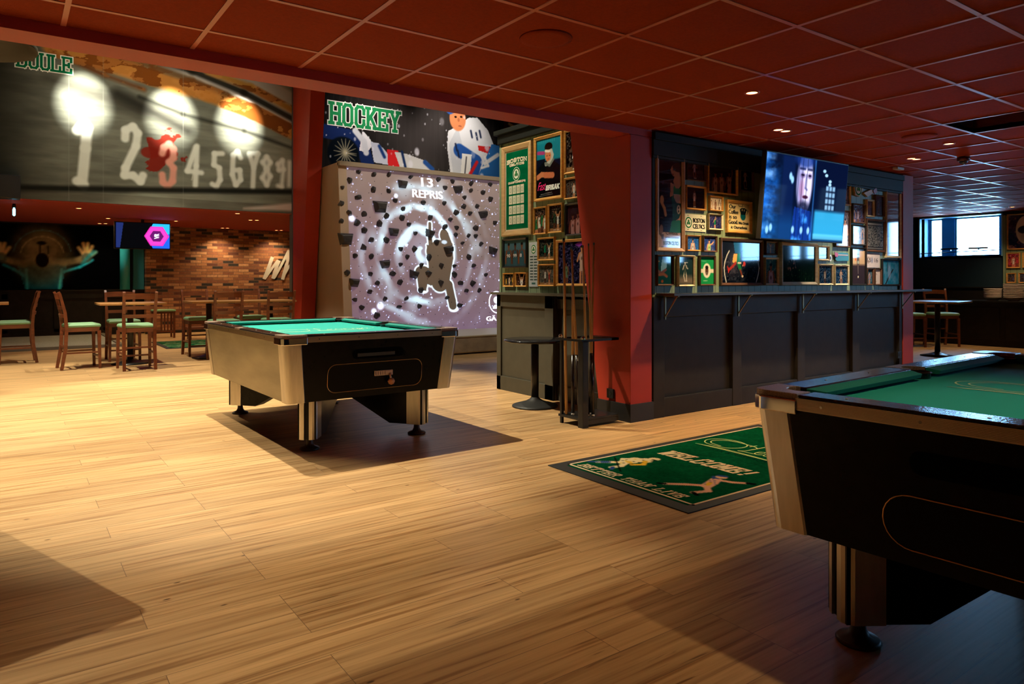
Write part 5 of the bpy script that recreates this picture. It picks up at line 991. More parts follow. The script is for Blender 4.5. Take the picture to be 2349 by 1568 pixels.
def p_poster(c, ex, fn, W, H):
    a = c.asp; c.rect(0, .62, 1, 1, (22, 118, 140), 1, .03); c.rect(0, .3, .24, .66, (10, 16, 34)); c.seg(.04, .78, .2, .76, .03, .03, (190, 40, 110), .8); c.poly([(.0, .22), (.05, .52), (.2, .62), (.44, .62), (a, .48), (a, .22)], (10, 12, 16)); sk = (196, 122, 84)
    c.ell(.33, .72, .095, .125, sk); c.ell(.33, .85, .105, .075, (24, 16, 14)); c.line([(.25, .79), (.33, .775), (.41, .78)], .022, (216, 212, 206)); c.line([(.40, .78), (.44, .70), (.40, .60), (.26, .56)], .030, (176, 178, 172)); c.line([(.24, .58), (.36, .53), (.46, .62)], .022, (110, 116, 112)); c.line([(.03, .36), (.14, .40), (.28, .38)], .045, sk); c.line([(.24, .38), (.44, .36)], .05, (190, 110, 76)); c.ell(.29, .70, .012, .008, (30, 20, 16)); c.ell(.36, .70, .012, .008, (30, 20, 16)); c.ell(.325, .645, .022, .008, (130, 60, 50)); c.rect(0, 0, 1, .27, (8, 8, 10), .9, .02)
    slab(ex, 'BREAK', fn, .40 * W, .125 * H, .52 * W, .065 * H, .0068, M_PRINT, C(232, 232, 228), slant=.15, serif=.02, gap=.6); font_put(ex, 'Fast', lambda x, y: fn(x + (y - .15 * H) * .35, y), .06 * W, .13 * H, .30 * W, .14 * H, M_PRINT, C(232, 50, 120), bold=.002)
    for k in range(9): c.line([(.04 + k * .055, .93), (.04 + k * .055, .99)], .008, (60, 160, 176), .8)
    c.line([(.12, .06), (.42, .075)], .004, (150, 150, 150)); c.line([(.08, .03), (.44, .045)], .004, (130, 130, 130))
def p_strip(c, ex, fn, W, H):
    emblem(ex, fn, .5 * W, .84 * H, .11 * H)
    for r_ in range(9):
        for q in (0, 1): ex.add([fn((.12 + q * .42) * W, (.66 - r_ * .065) * H), fn((.46 + q * .42) * W, (.66 - r_ * .065) * H), fn((.46 + q * .42) * W, (.69 - r_ * .065) * H), fn((.12 + q * .42) * W, (.69 - r_ * .065) * H)], [(0, 1, 2, 3)], M_PRINT, C(70, 84, 84))
    c.mix((c.V < .99) * 1.0, (184, 192, 200)); ex.add([fn(.3 * W, .05 * H), fn(.7 * W, .05 * H), fn(.7 * W, .09 * H), fn(.3 * W, .09 * H)], [(0, 1, 2, 3)], M_PRINT, C(60, 100, 100))
def p_trio(c, ex, fn, W, H):
    c.rect(0, .6, 2, 1, (70, 104, 118), .8)
    for k, n_ in enumerate(('90', '99', '8')): x = c.asp * (.2 + .3 * k); figure(c, x, -.62, 1.55, (50, 82, 96), SK[1 + k % 2], 'stand'); c.ell(x, -.62 + .66 * 1.55, .05, .07, (50, 82, 96)); font_put(ex, n_, fn, (.12 + .3 * k) * W, .34 * H, .15 * W if k < 2 else .08 * W, .13 * H, M_PRINT, C(226, 226, 226), bold=.0015)
def p_text(c, ex, fn, W, H):
    n = c.fbm(40, 70, 4, 2); c.mix((n > .5) * .55 * (c.U > .05) * (c.U < c.asp - .05) * (c.V > .12) * (c.V < .82), (150, 146, 140)); c.rect(.08, .87, c.asp - .1, .92, (130, 128, 126)); c.rect(.06, .05, c.asp - .06, .07, (140, 136, 130))
    for y in (.70, .58, .42, .34): c.rect(c.asp - .22, y, c.asp - .04, y + .02, (20, 22, 24))
def p_wood(c, ex, fn, W, H): c.mix((c.fbm(6, 40, 3) > .5) * .4, (120, 78, 60)); c.rect(.02, .93, c.asp - .02, .97, (150, 120, 110)); c.ell(.24, .60, .07, .06, (110, 60, 50), .5, .8); c.ell(.1, .45, .07, .1, (90, 50, 44), .5, .8); c.rect(0, 0, 1, .28, (170, 184, 190), .5, .02)
def p_hang(c, ex, fn, W, H): c.rect(.02, .55, .30, 1, (208, 176, 138), .9, .08); c.rect(.40, .55, .8, 1, (200, 166, 128), .9, .08); c.line([(.36, 1), (.36, .7), (.35, .5), (.36, .3)], .02, (96, 84, 84)); c.ell(.22, .70, .035, .04, (222, 96, 56)); c.ell(.36, .62, .05, .045, (150, 160, 150)); c.ell(.36, .2, .03, .03, (216, 206, 176))
def p_plate2(c, ex, fn, W, H): c.mix(c.fbm(6, 6, 2)[..., None][..., 0] * .4, (170, 150, 150)); c.ell(.35, .5, .2, .22, (120, 96, 84), .6, .6); c.ell(.38, .55, .08, .08, (226, 226, 230), .8); c.ell(.85, .5, .16, .2, (110, 120, 150), .6, .6); font_put(ex, '15  16', fn, .14 * W, .36 * H, .72 * W, .3 * H, M_PRINT, C(60, 58, 66))
def p_jersey(c, ex, fn, W, H): c.line([(.02, .62), (.18, .70), (.34, .62)], .012, (90, 60, 70)); c.ell(.17, .16, .05, .05, (110, 90, 84)); c.line([(.17, 1), (.17, .74)], .01, (160, 150, 156))
def p_teal(c, ex, fn, W, H): c.mix(np.clip(c.fbm(5, 5, 6) * 1.6 - .5, 0, 1), (110, 150, 180)); c.line([(.30, .02), (.55, .3), (.9, .62)], .03, (40, 28, 30)); c.line([(.45, .9), (.44, .55)], .02, (70, 50, 56)); c.ell(.6, .5, .14, .3, (140, 160, 195), .7, .5)
def p_hat(c, ex, fn, W, H):
    c.mix(np.clip(c.fbm(18, 18, 8, 2) * 3 - 1.3, 0, 1) * np.exp(-(((c.U - .46) / .22) ** 2 + ((c.V - .42) / .22) ** 2) ** 2), (170, 110, 100)); c.mix(np.clip(c.fbm(22, 22, 9, 2) * 4 - 2.4, 0, 1) * (c.V < .35) * .6, (70, 110, 60)); c.ell(.44, .40, .05, .05, (10, 20, 16), .8, .6)
def p_big(c, ex, fn, W, H):
    crowd(c, 5, 0, 60, 26, (150, 130, 200)); c.ell(.80 * 1.0, .93, .16, .05, (150, 60, 190), .9, .5); figure(c, .86, -.05, .98, (190, 160, 150), SK[0], 'reach'); figure(c, .30, -.08, .62, (90, 110, 90), SK[1], 'stand')
GP, DW, BL, PK, PN = wood_gold, wood_dark, blackf, wood_pink, wood_pine
GG = 'framed pictures on the sage picture wall'
D = (18, 10, 12)
ITEMS = [
 ('framed_poster', 4.513, 1.433, 4.872, 2.288, PK, .034, None, None, 'tall pale framed poster of a player in profile at the wall left end', (22, 12, 18), p_tall),
 ('framed_photo', 4.900, 2.076, 5.160, 2.279, DW, .012, 'dark', ((150, 120, 130), (120, 70, 50), 'run'), 'dark photo of a leaping player beside the top of the tall poster', (26, 10, 12), None),
 ('framed_photo', 4.893, 1.813, 5.164, 2.031, GP, .017, 'dark', ((196, 156, 150), SK[1], 'stand'), 'square photo of a white shirted player above the number plate', (22, 8, 12), None),
 ('framed_photo', 5.192, 1.982, 5.622, 2.284, GP, .016, 'three', None, 'wide photo of three players in pale shirts, top row', (34, 16, 18), None),
 ('framed_photo', 5.656, 2.031, 5.865, 2.286, DW, .014, 'dark', ((170, 130, 120), SK[1], 'run'), 'dark photo tucked against the upper left edge of the television', (16, 8, 8), None),
 ('framed_photo', 5.214, 1.820, 5.405, 1.957, GP, .012, 'group', (3, (150, 90, 60), (226, 216, 200)), 'small bright photo with white ground between the trio photo and blue photo', (220, 204, 184), None),
 ('number_plate', 4.872, 1.623, 5.179, 1.774, None, 0, None, None, 'cream metal number plate reading BOSTON CELTICS', (222, 220, 196), p_plate),
 ('framed_photo', 5.199, 1.644, 5.403, 1.794, PN, .016, 'one', (GRN, SK[3], 'reach'), 'small photo of a player with one arm raised, right of the number plate', (30, 34, 84), None),
 ('framed_sign', 5.463, 1.629, 5.841, 1.938, GP, .026, None, None, 'orange framed cream coffee sign with a green pot', (232, 206, 150), p_coffee),
 ('framed_photo', 4.900, 1.443, 5.089, 1.586, GP, .014, 'bust', (WHT, SK[3], 'stand'), 'small blue photo of a player in white below the number plate', (30, 90, 170), None),
 ('framed_photo', 5.125, 1.441, 5.318, 1.590, DW, .014, 'bust', ((170, 200, 130), SK[3], 'point'), 'small photo of a gesturing player in green next to the blue photo', (36, 60, 130), None),
 ('framed_photo', 4.522, 1.137, 4.731, 1.402, DW, .014, None, None, 'dark framed photo of fallen players under the tall poster', (16, 58, 62), p_fallen),
 ('framed_photo', 4.792, 1.129, 5.010, 1.404, PN, .016, None, None, 'black and white photo of a running player, bottom row', (26, 48, 50), p_runner),
 ('framed_print', 5.078, 1.135, 5.296, 1.407, DW, .014, None, None, 'green print with a man\'s head in a white oval', (26, 140, 78), p_green),
 ('framed_poster', 5.372, 1.132, 6.014, 1.579, DW, .028, None, None, 'large dark framed picture of legs in green shorts and a red ball', (14, 20, 32), p_kick),
 ('framed_photo', 6.060, 1.434, 6.255, 1.571, DW, .016, 'one', ((170, 150, 140), SK[0], 'cheer'), 'small dark framed photo under the television\'s lower left corner', (60, 90, 110), None),
 ('framed_photo', 6.051, 1.136, 6.274, 1.409, PN, .018, 'bust', ((150, 130, 136), SK[1], 'stand'), 'cream framed photo of a player in a pale shirt, right of the dark poster', (22, 70, 72), None),
 ('framed_poster', 6.320, 1.133, 6.967, 1.570, PN, .034, None, None, 'large cream framed dark green picture of a crowd shape below the television', (8, 30, 24), p_hat),
 ('framed_photo', 6.978, 1.394, 7.192, 1.551, PN, .018, 'group', (2, (90, 110, 120), (60, 80, 90)), 'small cream framed photo beside the large green picture, upper one', (26, 44, 54), None),
 ('framed_photo', 6.986, 1.131, 7.271, 1.357, PN, .020, 'one', ((150, 140, 130), SK[2], 'stand'), 'cream framed dark blue photo of two distant players', (10, 42, 70), None),
 ('framed_photo', 7.305, 1.129, 7.591, 1.352, PN, .020, 'one', ((170, 150, 140), SK[0], 'run'), 'cream framed dark blue photo of a diving player', (10, 46, 78), None),
 ('framed_photo', 7.368, 2.010, 7.624, 2.283, PN, .018, 'group', (2, (150, 90, 90), (120, 70, 80)), 'pine framed reddish photo at the television\'s upper right edge', (80, 36, 50), None),
 ('framed_photo', 7.316, 1.547, 7.620, 1.954, DW, .016, 'group', (2, (200, 160, 130), (190, 100, 70)), 'dark framed collage at the television\'s lower right edge', (96, 84, 92), None),
 ('framed_photo', 7.671, 1.824, 7.937, 2.045, DW, .014, 'group', (3, (170, 150, 160), (60, 70, 110)), 'dark framed crowd photo under the wooden emblem plaque', (60, 44, 70), None),
 ('framed_photo', 7.971, 1.910, 8.135, 2.110, PN, .020, 'one', ((120, 80, 84), SK[1], 'stand'), 'narrow pale framed photo right of the crowd photo', (86, 50, 60), None),
 ('framed_photo', 8.159, 1.927, 8.368, 2.176, DW, .012, 'dark', ((90, 74, 90), SK[1], 'stand'), 'dark photo with a gold top edge left of the far tall frame', (50, 38, 52), None),
 ('framed_text', 7.966, 1.511, 8.396, 1.891, DW, .024, None, None, 'walnut framed sheet of dense small writing', (40, 38, 38), p_text),
 ('framed_photo', 7.662, 1.578, 7.959, 1.806, BL, .014, 'group', (3, (170, 140, 130), (60, 80, 110)), 'black framed pale photo left of the sheet of writing', (110, 120, 140), None),
 ('framed_poster', 8.409, 1.448, 8.768, 2.283, PN, .028, None, None, 'tall cream framed brown wooden panel picture at the wall right end', (120, 66, 56), p_wood),
 ('framed_poster', 7.650, 1.129, 7.963, 1.550, BL, .016, None, None, 'black framed tall poster with two cream stripes and an orange spot', (48, 40, 50), p_hang),
 ('number_plate', 7.971, 1.332, 8.291, 1.499, None, 0, None, None, 'pale patterned plate under the sheet of writing', (200, 190, 190), p_plate2),
 ('framed_photo', 7.979, 1.128, 8.124, 1.321, DW, .016, 'one', ((130, 120, 150), SK[0], 'stand'), 'tiny dark framed photo under the patterned plate, left one', (40, 80, 100), None),
 ('framed_photo', 8.152, 1.128, 8.304, 1.324, DW, .014, None, None, 'tiny pale picture of a shirt under the patterned plate, right one', (200, 184, 176), p_jersey),
 ('framed_photo', 8.321, 1.120, 8.755, 1.436, BL, .018, None, None, 'blue tinted picture with a dark diagonal in the lower right corner', (20, 110, 140), p_teal)]
for nm, x0, z0, x1, z1, fm, fwid, kind, args, lab, base, pf in ITEMS: framed(nm, x0, z0, x1, z1, fm, fwid, kind, args, lab, base, group=GG, paint=pf, glaze=fm is not None)
# cut-out plaques without frames
t = thing('emblem_plaque', 'wooden plaque of a round emblem and a diagonal bat, top right', 'plaque', (7.97, 4.20, 2.215)); GW.append(t)
m_ = MB(); m_.prism([(-.30, .085), (-.12, .10), (-.06, .02), (-.16, -.09), (-.25, -.08)], -.02, 0, 'y', wood_gold); m_.build('plaque_board', t, bevel=.003)
m_ = MB(); emblem(m_, lambda x, y, o=0: (x, -.022 - o, y), -.19, .0, .085); m_.build('emblem_print', t)
MB().prism([(-.07, -.04), (.30, .075), (.31, .045), (.02, -.08)], -.018, 0, 'y', wood_gold).build('bat', t, bevel=.003); MB().prism([(.13, .0), (.20, .04), (.22, -.01), (.16, -.04)], -.026, -.018, 'y', mat('plaque_red', (.35, .02, .02, 1), .4)).build('red_mark', t)
t = thing('tin_sign', 'small teal tin sign shaped like a bus below the television', 'sign', (7.455, 4.20, 1.442)); GW.append(t)
MB().prism([(-.13, -.035), (-.11, .02), (-.05, .045), (.13, .045), (.145, 0), (.14, -.045), (-.10, -.05)], -.012, 0, 'y', mat('tin_teal', (.02, .17, .22, 1), .4)).build('sign_panel', t, bevel=.003); MB().box(-.09, -.014, .012, .12, -.012, .026, mat('tin_pale', (.4, .35, .4, 1), .5)).build('sign_stripe', t); MB().prism([(-.15, .05), (-.08, .035), (-.09, -.005), (-.14, .0)], -.016, -.012, 'y', mat('tin_pink', (.45, .06, .14, 1), .4)).build('sign_flag', t)
t = thing('round_badge', 'tiny white oval badge left of the teal tin sign', 'badge', (7.235, 4.20, 1.425)); GW.append(t)
MB().prism([(.028 * math.cos(R(a)), .036 * math.sin(R(a))) for a in range(0, 360, 20)], -.008, 0, 'y', white).build('badge_disc', t); MB().prism([(.012 * math.cos(R(a)), .018 * math.sin(R(a))) for a in range(0, 360, 30)], -.010, -.008, 'y', blackf).build('badge_mark', t)
# alcove pictures
AG = 'framed pictures on the alcove wall'
AL = [
 ('framed_banner', 6.308, 1.657, 5.776, 2.623, mat('honey_oak_frame', (0.50, 0.32, 0.15, 1), .45, noise=(8, .15, (1, 1, 5))), .055, None, None, 'tall framed green cloth banner reading BOSTON CELTICS CHAMPIONSHIPS', (4, 92, 58), p_banner),
 ('framed_poster', 5.729, 1.984, 5.279, 2.632, GP, .030, None, None, 'gold framed film style poster with a face and the word BREAK', (14, 20, 44), p_poster),
 ('framed_photo', 5.250, 2.203, 4.908, 2.625, GP, .020, 'duel', ((200, 200, 200), (60, 50, 50)), 'gold framed dark photo right of the film style poster', (14, 12, 12), None),
 ('framed_photo', 5.250, 1.960, 4.908, 2.166, GP, .016, 'group', (4, (190, 190, 190), (60, 60, 60)), 'gold framed black and white team photo under the dark one', (40, 40, 38), None),
 ('framed_photo', 5.738, 1.647, 5.527, 1.925, GP, .014, 'group', (4, (200, 200, 190), (30, 100, 60)), 'gold framed crowded match photo below the poster, left one', (50, 34, 28), None),
 ('framed_photo', 5.501, 1.650, 5.279, 1.936, GP, .016, 'duel', ((30, 60, 44), (190, 190, 190)), 'gold framed photo of players jumping, below the poster, right one', (18, 22, 18), None),
 ('framed_photo', 5.233, 1.609, 4.878, 1.918, BL, .016, 'three', None, 'black framed purple photo of embracing players', (34, 20, 28), None),
 ('framed_photo', 6.287, 1.317, 5.858, 1.628, BL, .018, None, None, 'black framed photo of three players holding shirts 90, 99 and 8', (52, 74, 84), p_trio),
 ('title_plate', 5.833, 1.119, 5.677, 1.574, None, 0, None, None, 'narrow white plate listing years in two columns', (190, 196, 204), p_strip),
 ('framed_photo', 5.669, 1.381, 5.399, 1.612, GP, .016, 'duel', ((20, 110, 80), WHT), 'gold framed photo of a green player reaching, beside the white plate', (20, 30, 26), None),
 ('framed_photo', 5.664, 1.123, 5.399, 1.345, GP, .016, 'duel', ((200, 200, 200), (150, 50, 40)), 'gold framed arena photo with a brown court, beside the white plate', (70, 70, 66), None),
 ('framed_photo', 5.373, 1.127, 4.818, 1.576, GP, .026, None, None, 'wide gold framed night match photo behind the cues', (20, 18, 44), p_big),
 ('framed_photo', 6.282, 1.113, 6.079, 1.262, GP, .014, 'group', (3, (210, 206, 190), (190, 150, 60)), 'tiny gold framed photo at the lower left corner of the alcove', (30, 36, 30), None),
 ('framed_photo', 6.059, 1.115, 5.858, 1.266, GP, .014, 'bust', (WHT, SK[3], 'cheer'), 'tiny gold framed photo of a cheering player in white', (40, 20, 14), None)]
for nm, y0, z0, y1, z1, fm, fwid, kind, args, lab, base, pf in AL: framed(nm, y0, z0, y1, z1, fm, fwid, kind, args, lab, base, face='x', at=4.40, group=AG, paint=pf, glaze=fm is not None)
WG = 'framed pictures right of the windows'
def p_helm(c, ex, fn, W, H): crowd(c, 3, 0, 50, 8, (200, 130, 100)); c.ell(.45, .55, .26, .42, (220, 204, 188)); c.ell(.42, .55, .18, .12, (40, 26, 30)); c.ell(.62, .75, .14, .12, (214, 90, 56)); c.ell(.45, .3, .14, .16, (200, 190, 180))
for (y0, z0, y1, z1, kind, args, lab, base, pf) in (
 (5.275, 1.749, 4.70, 2.404, None, None, 'large gold framed helmet picture beside the windows', (40, 24, 50), p_helm),
 (5.286, 1.408, 5.064, 1.696, 'group', (3, (210, 190, 180), (180, 50, 60)), 'red toned photo below the helmet picture, left one', (150, 40, 50), None),
 (5.034, 1.411, 4.80, 1.689, 'group', (2, (210, 210, 200), (90, 80, 80)), 'pale photo below the helmet picture, right one', (160, 160, 140), None),
 (5.286, 1.134, 5.132, 1.32, 'group', (2, (90, 90, 140), (60, 50, 50)), 'small dark photo above the stacked bowls, left one', (50, 48, 60), None),
 (5.095, 1.134, 4.92, 1.322, 'group', (2, (120, 120, 130), (60, 50, 50)), 'small dark photo above the stacked bowls, right one', (60, 66, 84), None)):
    framed('framed_photo', y0, z0, y1, z1, GP, .022, kind, args, lab, base, face='x', at=15.06, group=WG, paint=pf, res=110)
for (x0, z0, x1, z1, lab) in ((12.2, 1.2, 13.0, 2.1, 'dark framed photo on the north wall left of the bay'), (13.3, 1.1, 13.9, 1.6, 'small framed photo on the north wall near the bay'), (14.2, 1.2, 14.8, 2.3, 'tall glazed frame at the corner of the window bay')):
    framed('framed_photo', x0, z0, x1, z1, DW, .03, 'group', (3, (150, 90, 70), (60, 60, 70)), lab, (40, 36, 40), at=7.0, group='framed pictures on the north wall', res=60)

# ================================================================== MAT, CUE RACK, STANDING TABLE
t = thing('welcome_mat', 'green floor mat reading WELCOME! and BETTER THAN LIVE', 'mat', (2.80, 3.52, 0))
MB().box(0, -1.14, 0.0005, 2.2, 0, .006, mat('mat_rubber', (.006, .006, .006, 1), .7)).build('mat_border', t, bevel=.002)
c = Canvas(2.02, .98, 110, (6, 62, 38)); n = c.fbm(5, 4, 3); n2 = c.fbm(60, 60, 4, 2); c.a *= (.6 + .5 * n + .35 * n2)[..., None]
mf = lambda x, y, o=0: (y, -x, .0075 + o)       # x = reading direction, y = away from the near edge
ex = MB(); CRM = C(205, 188, 156)
pts = [(.07, .12), (.07, 2.10), (1.07, 2.10), (1.07, .12)]
for (x0, y0), (x1, y1) in zip(pts, pts[1:] + pts[:1]): ex.add([mf(min(x0, x1) - .008, min(y0, y1) - .008), mf(max(x0, x1) + .008, min(y0, y1) - .008), mf(max(x0, x1) + .008, max(y0, y1) + .008), mf(min(x0, x1) - .008, max(y0, y1) + .008)], [(0, 1, 2, 3)], M_PRINT, CRM)
slab(ex, 'BETTER THAN LIVE', lambda x, y: mf(x, y), .125, .150, .82, .062, .0054, M_PRINT, CRM, slant=.3, serif=.14, gap=.7)
slab(ex, 'WELCOME!', lambda x, y: mf(x, y), .20, .80, .67, .125, .0112, M_PRINT, CRM, slant=.25, serif=.2, gap=.62)
script_logo(ex, lambda x, y: mf(x, y, .0012), .13, 1.20, .86, .011, M_PRINT, C(168, 190, 130))
font_put(ex, 'BAR & RESTAURANT', lambda x, y: mf(x, y), .33, 1.165, .58, .045, M_PRINT, C(10, 44, 34), bold=.001)
def mp(pts, w, col): stroke(ex, pts, lambda x, y: mf(x, y, .0005 + .0001 * (len(ex.v) % 9)), w, M_PRINT, col)
cm1, yl, bl, pk, bk_ = C(196, 180, 140), C(190, 150, 40), C(40, 60, 110), C(190, 140, 120), C(8, 8, 10)
def q_(x, y): return ((y - .09) / .98, (1.06 - x) / .98)
def ml(pts, w, col): c.line([q_(*p) for p in pts], w, col)
cm1, yl, bl, pk, bk_ = (206, 190, 150), (196, 156, 44), (40, 64, 120), (200, 150, 128), (10, 10, 12)
ml([(.28, .60), (.25, .50), (.24, .44)], .045, cm1); ml([(.22, .56), (.30, .58)], .040, cm1); ml([(.24, .44), (.18, .37), (.13, .31)], .024, cm1); ml([(.26, .43), (.29, .36), (.28, .29)], .022, cm1); ml([(.30, .57), (.35, .50), (.31, .44)], .018, yl); ml([(.21, .55), (.17, .50), (.21, .45)], .018, cm1); ml([(.29, .66), (.30, .665)], .034, cm1); ml([(.30, .64), (.325, .645)], .008, bk_); ml([(.17, .36), (.15, .335)], .022, bl); ml([(.13, .31), (.09, .27)], .014, bl); ml([(.28, .30), (.31, .26)], .014, bl); ml([(.24, .47), (.28, .465)], .014, yl); ml([(.11, .48), (.38, .27)], .005, bk_)
for k in range(14): ml([(.20 + (k * 37 % 11) * .012, .40 + (k * 53 % 17) * .013)] * 2, .008, (40, 34, 30) if k % 3 else yl)
ml([(.84, .60), (.87, .52), (.89, .45)], .036, pk); ml([(.88, .45), (.80, .38), (.72, .29)], .020, pk); ml([(.90, .44), (.96, .38), (.93, .29)], .020, pk); ml([(.84, .60), (.80, .64), (.83, .67)], .02, bl); ml([(.84, .60), (.93, .63), (1.0, .69)], .018, pk); ml([(.82, .665), (.83, .67)], .030, (206, 160, 130)); ml([(.80, .685), (.83, .70)], .018, bl); ml([(.86, .52), (.88, .47)], .014, yl); ml([(.72, .29), (.69, .27)], .014, bk_); ml([(.93, .29), (.97, .27)], .014, bk_); ml([(1.0, .69), (1.02, .70)], .020, bk_)
for k in range(9): ml([(.83 + (k * 37 % 7) * .011, .46 + (k * 53 % 11) * .012)] * 2, .006, bl)
stroke(ex, [(.93 + .02 * math.cos(R(a)), .165 + .02 * math.sin(R(a))) for a in range(0, 360, 45)], mf, .004, M_PRINT, C(150, 170, 130), closed=True)
c2 = c; o = grid_mesh('mat_pile', c, mat('mat_pile', rough=.95) if False else M_PRINT, lambda x, z: (.09 + x, -1.06 + z, .0068), parent=t, extra=ex)
# cue rack
t = thing('cue_rack', 'black metal cue rack in front of the red column', 'rack', (3.93, 4.40, 0)); rb = blackmetal
MB().box(-.20, -.15, .055, .20, .15, .075, rb).build('rack_base', t, bevel=.003)
for x, y, w_ in ((-.185, .12, .012), (-.175, -.135, .030), (.17, .135, .012)): MB().box(x - w_, y - w_, 0.0, x + w_, y + w_, .70, rb).build('post', t, bevel=.003)
m_ = MB(); m_.box(-.215, -.165, .690, .19, -.14, .708, rb); m_.box(-.215, .125, .690, .19, .165, .708, rb); m_.box(-.215, -.14, .690, -.200, .125, .708, rb); m_.prism([(.11, -.165), (.19, -.165), (.215, -.14), (.215, .14), (.19, .165), (.11, .165)], .690, .708, 'z', rb); m_.build('rack_shelf', t)
for x, y in ((-.19, -.15), (-.19, .13)): MB().lathe([(.001, .03), (.016, .022), (.02, .012), (.016, 0)], chrome, c=(x, y, .708), n=16, cap=False).build('finial', t)
MB().box(-.20, -.15, .02, .20, -.135, .055, rb).build('base_rail', t); 
cues = [((-.17, .08, .076), (-.19, .09, 1.53), 1), ((-.15, .02, .076), (-.13, .05, 1.45), 0), ((-.12, -.03, .076), (-.17, .02, 1.46), 0), ((-.085, -.09, .076), (-.085, -.03, 1.47), 0), ((-.055, -.12, .076), (.02, .02, 1.49), 0), ((-.025, -.05, .076), (.09, .03, 1.50), 0)]
CL = ['cue leaning farthest left, light wood down to the floor', 'second cue from the left, tip slanting right', 'third cue from the left, tip slanting left', 'thick shafted cue in the middle of the rack', 'second cue from the right, standing before the red column edge', 'rightmost cue, its tip against the red column']
for (p, q, rev), lab in zip(cues, CL):
    k = thing('pool_cue', lab, 'cue', (3.93 + p[0], 4.40 + p[1], p[2]), 0, 'cues in the rack'); d = Vector(q) - Vector(p)
    at = lambda s: tuple(d * s); r_ = lambda s: .0145 - .0085 * s
    if rev: MB().tube([at(0), at(.98)], [.013, .010], cuewood, n=10).build('shaft', k); MB().tube([at(.98), at(1)], .0105, cuebutt, n=10).build('butt', k)
    else:
        MB().tube([at(0), at(.012)], .0135, white, n=10).build('bumper', k); MB().tube([at(.012), at(.36)], [.0145, .0125], cuebutt, n=10).build('butt', k); MB().tube([at(.36), at(.985)], [.0125, .0065], cuewood, n=10).build('shaft', k); MB().tube([at(.985), at(1)], .0065, mat('cue_tip', (.05, .12, .16, 1), .7), n=8).build('tip', k)
t = thing('standing_table', 'low round black pedestal table beside the alcove counter', 'table', (4.03, 5.26, 0))
MB().lathe([(.001, .606), (.275, .606), (.292, .614), (.292, .626), (.28, .634), (.001, .634)], mat('black_gloss_top', (.012, .012, .014, 1), .12), n=64, cap=False).build('table_top', t); MB().lathe([(.036, .04), (.036, .606)], blackmetal, n=24).build('pedestal', t)
MB().lathe([(.215, 0), (.215, .012), (.19, .022), (.09, .05), (.045, .075), (.036, .09)], mat('cast_base', (.010, .010, .010, 1), .6), n=48).build('table_base', t)

# ================================================================== DINING FURNITURE
def chair0():
    t = thing('dining_chair', 'x', 'chair', (0, 0, 0), 0, 'tall wooden chairs with green seats'); cw = chairwood
    m_ = MB(); n = 5; hw, hd = .205, .20
    lo = [(-hw, -hd), (hw, -hd), (hw * .92, hd), (-hw * .92, hd)]
    for z0, z1, k0, k1 in ((.555, .575, .98, 1.03), (.575, .60, 1.03, .96), (.60, .608, .96, .80)): m_.loft([(x * k0, y * k0 - .01, z0) for x, y in lo], [(x * k1, y * k1 - .01, z1) for x, y in lo], seatgreen)
    m_.build('seat_cushion', t, bevel=.008)
    MB().loft([(x * .96, y * .96 - .0, .50) for x, y in lo], [(x * .98, y * .98, .556) for x, y in lo], cw).build('seat_frame', t)
    for sx in (-1, 1):
        MB().tube([(sx * .19, -.19, .51), (sx * .195, -.195, .25), (sx * .197, -.20, 0)], [.020, .018, .016], cw, square=True).build('leg', t)
        MB().tube([(sx * .185, .24, 0), (sx * .182, .195, .28), (sx * .182, .185, .55), (sx * .185, .20, .75), (sx * .19, .26, 1.0), (sx * .192, .275, 1.03)], [.018, .020, .020, .018, .016, .015], cw, square=True).build('back_post', t)
    for z, h, y in ((.93, .075, .245), (.80, .045, .215), (.69, .045, .20)):
        m_ = MB(); pr = []
        for k in range(7): u = -1 + k / 3; pr.append((u * .185, y + .028 * (1 - u * u), z + (.008 * (1 - u * u) if z > .9 else 0)))
        A = [(x, yy - .008, zz) for x, yy, zz in pr]; vs = A + [(x, yy + .010, zz) for x, yy, zz in [(p[0], p[1], p[2]) for p in pr]] + [(x, yy + .000, zz + h) for x, yy, zz in pr] + [(x, yy + .018, zz + h) for x, yy, zz in pr]
        fs = []
        for k in range(6): fs += [(k, k + 1, 14 + k + 1, 14 + k), (7 + k, 7 + k + 1, 21 + k + 1, 21 + k), (14 + k, 15 + k, 22 + k, 21 + k), (k, k + 1, 8 + k, 7 + k)]
        fs += [(0, 7, 21, 14), (6, 13, 27, 20)]; m_.add(vs, fs, cw); m_.build('back_slat', t)
    for a, b, z in (((-.19, -.195), (.19, -.195), .16), ((-.19, -.19), (-.182, .20), .22), ((.19, -.19), (.182, .20), .22), ((-.182, .2), (.182, .2), .30)): MB().tube([(a[0], a[1], z), (b[0], b[1], z)], .011, cw, square=True).build('stretcher', t)
    return t
ch = chair0(); CG = 'tall wooden chairs with green seats'
CH = [((.80, 11.16, 0), R(95), 'side-on wooden chair with pale green seat left of the square table'), ((1.41, 10.62, 0), R(182), 'wooden chair with its slatted back to the camera at the square table'), ((1.40, 11.95, 0), R(2), 'dark wooden chair facing us behind the square table'),
      ((.10, 12.40, 0), R(-88), 'lone dark wooden chair seen side-on at the far left edge'), ((2.62, 10.98, 0), R(180), 'front left chair at the long table behind the pool table'), ((3.38, 10.92, 0), R(176), 'front right chair at the long table behind the pool table'),
      ((2.48, 12.02, 0), R(4), 'rear left chair at the long table behind the pool table'), ((3.30, 12.05, 0), R(0), 'rear right chair at the long table behind the pool table'),
      ((13.75, 5.85, 0), R(-40), 'dark chair behind the brown table near the window bay'), ((13.15, 6.15, 0), R(-40), 'dark chair partly hidden by the purple column')]
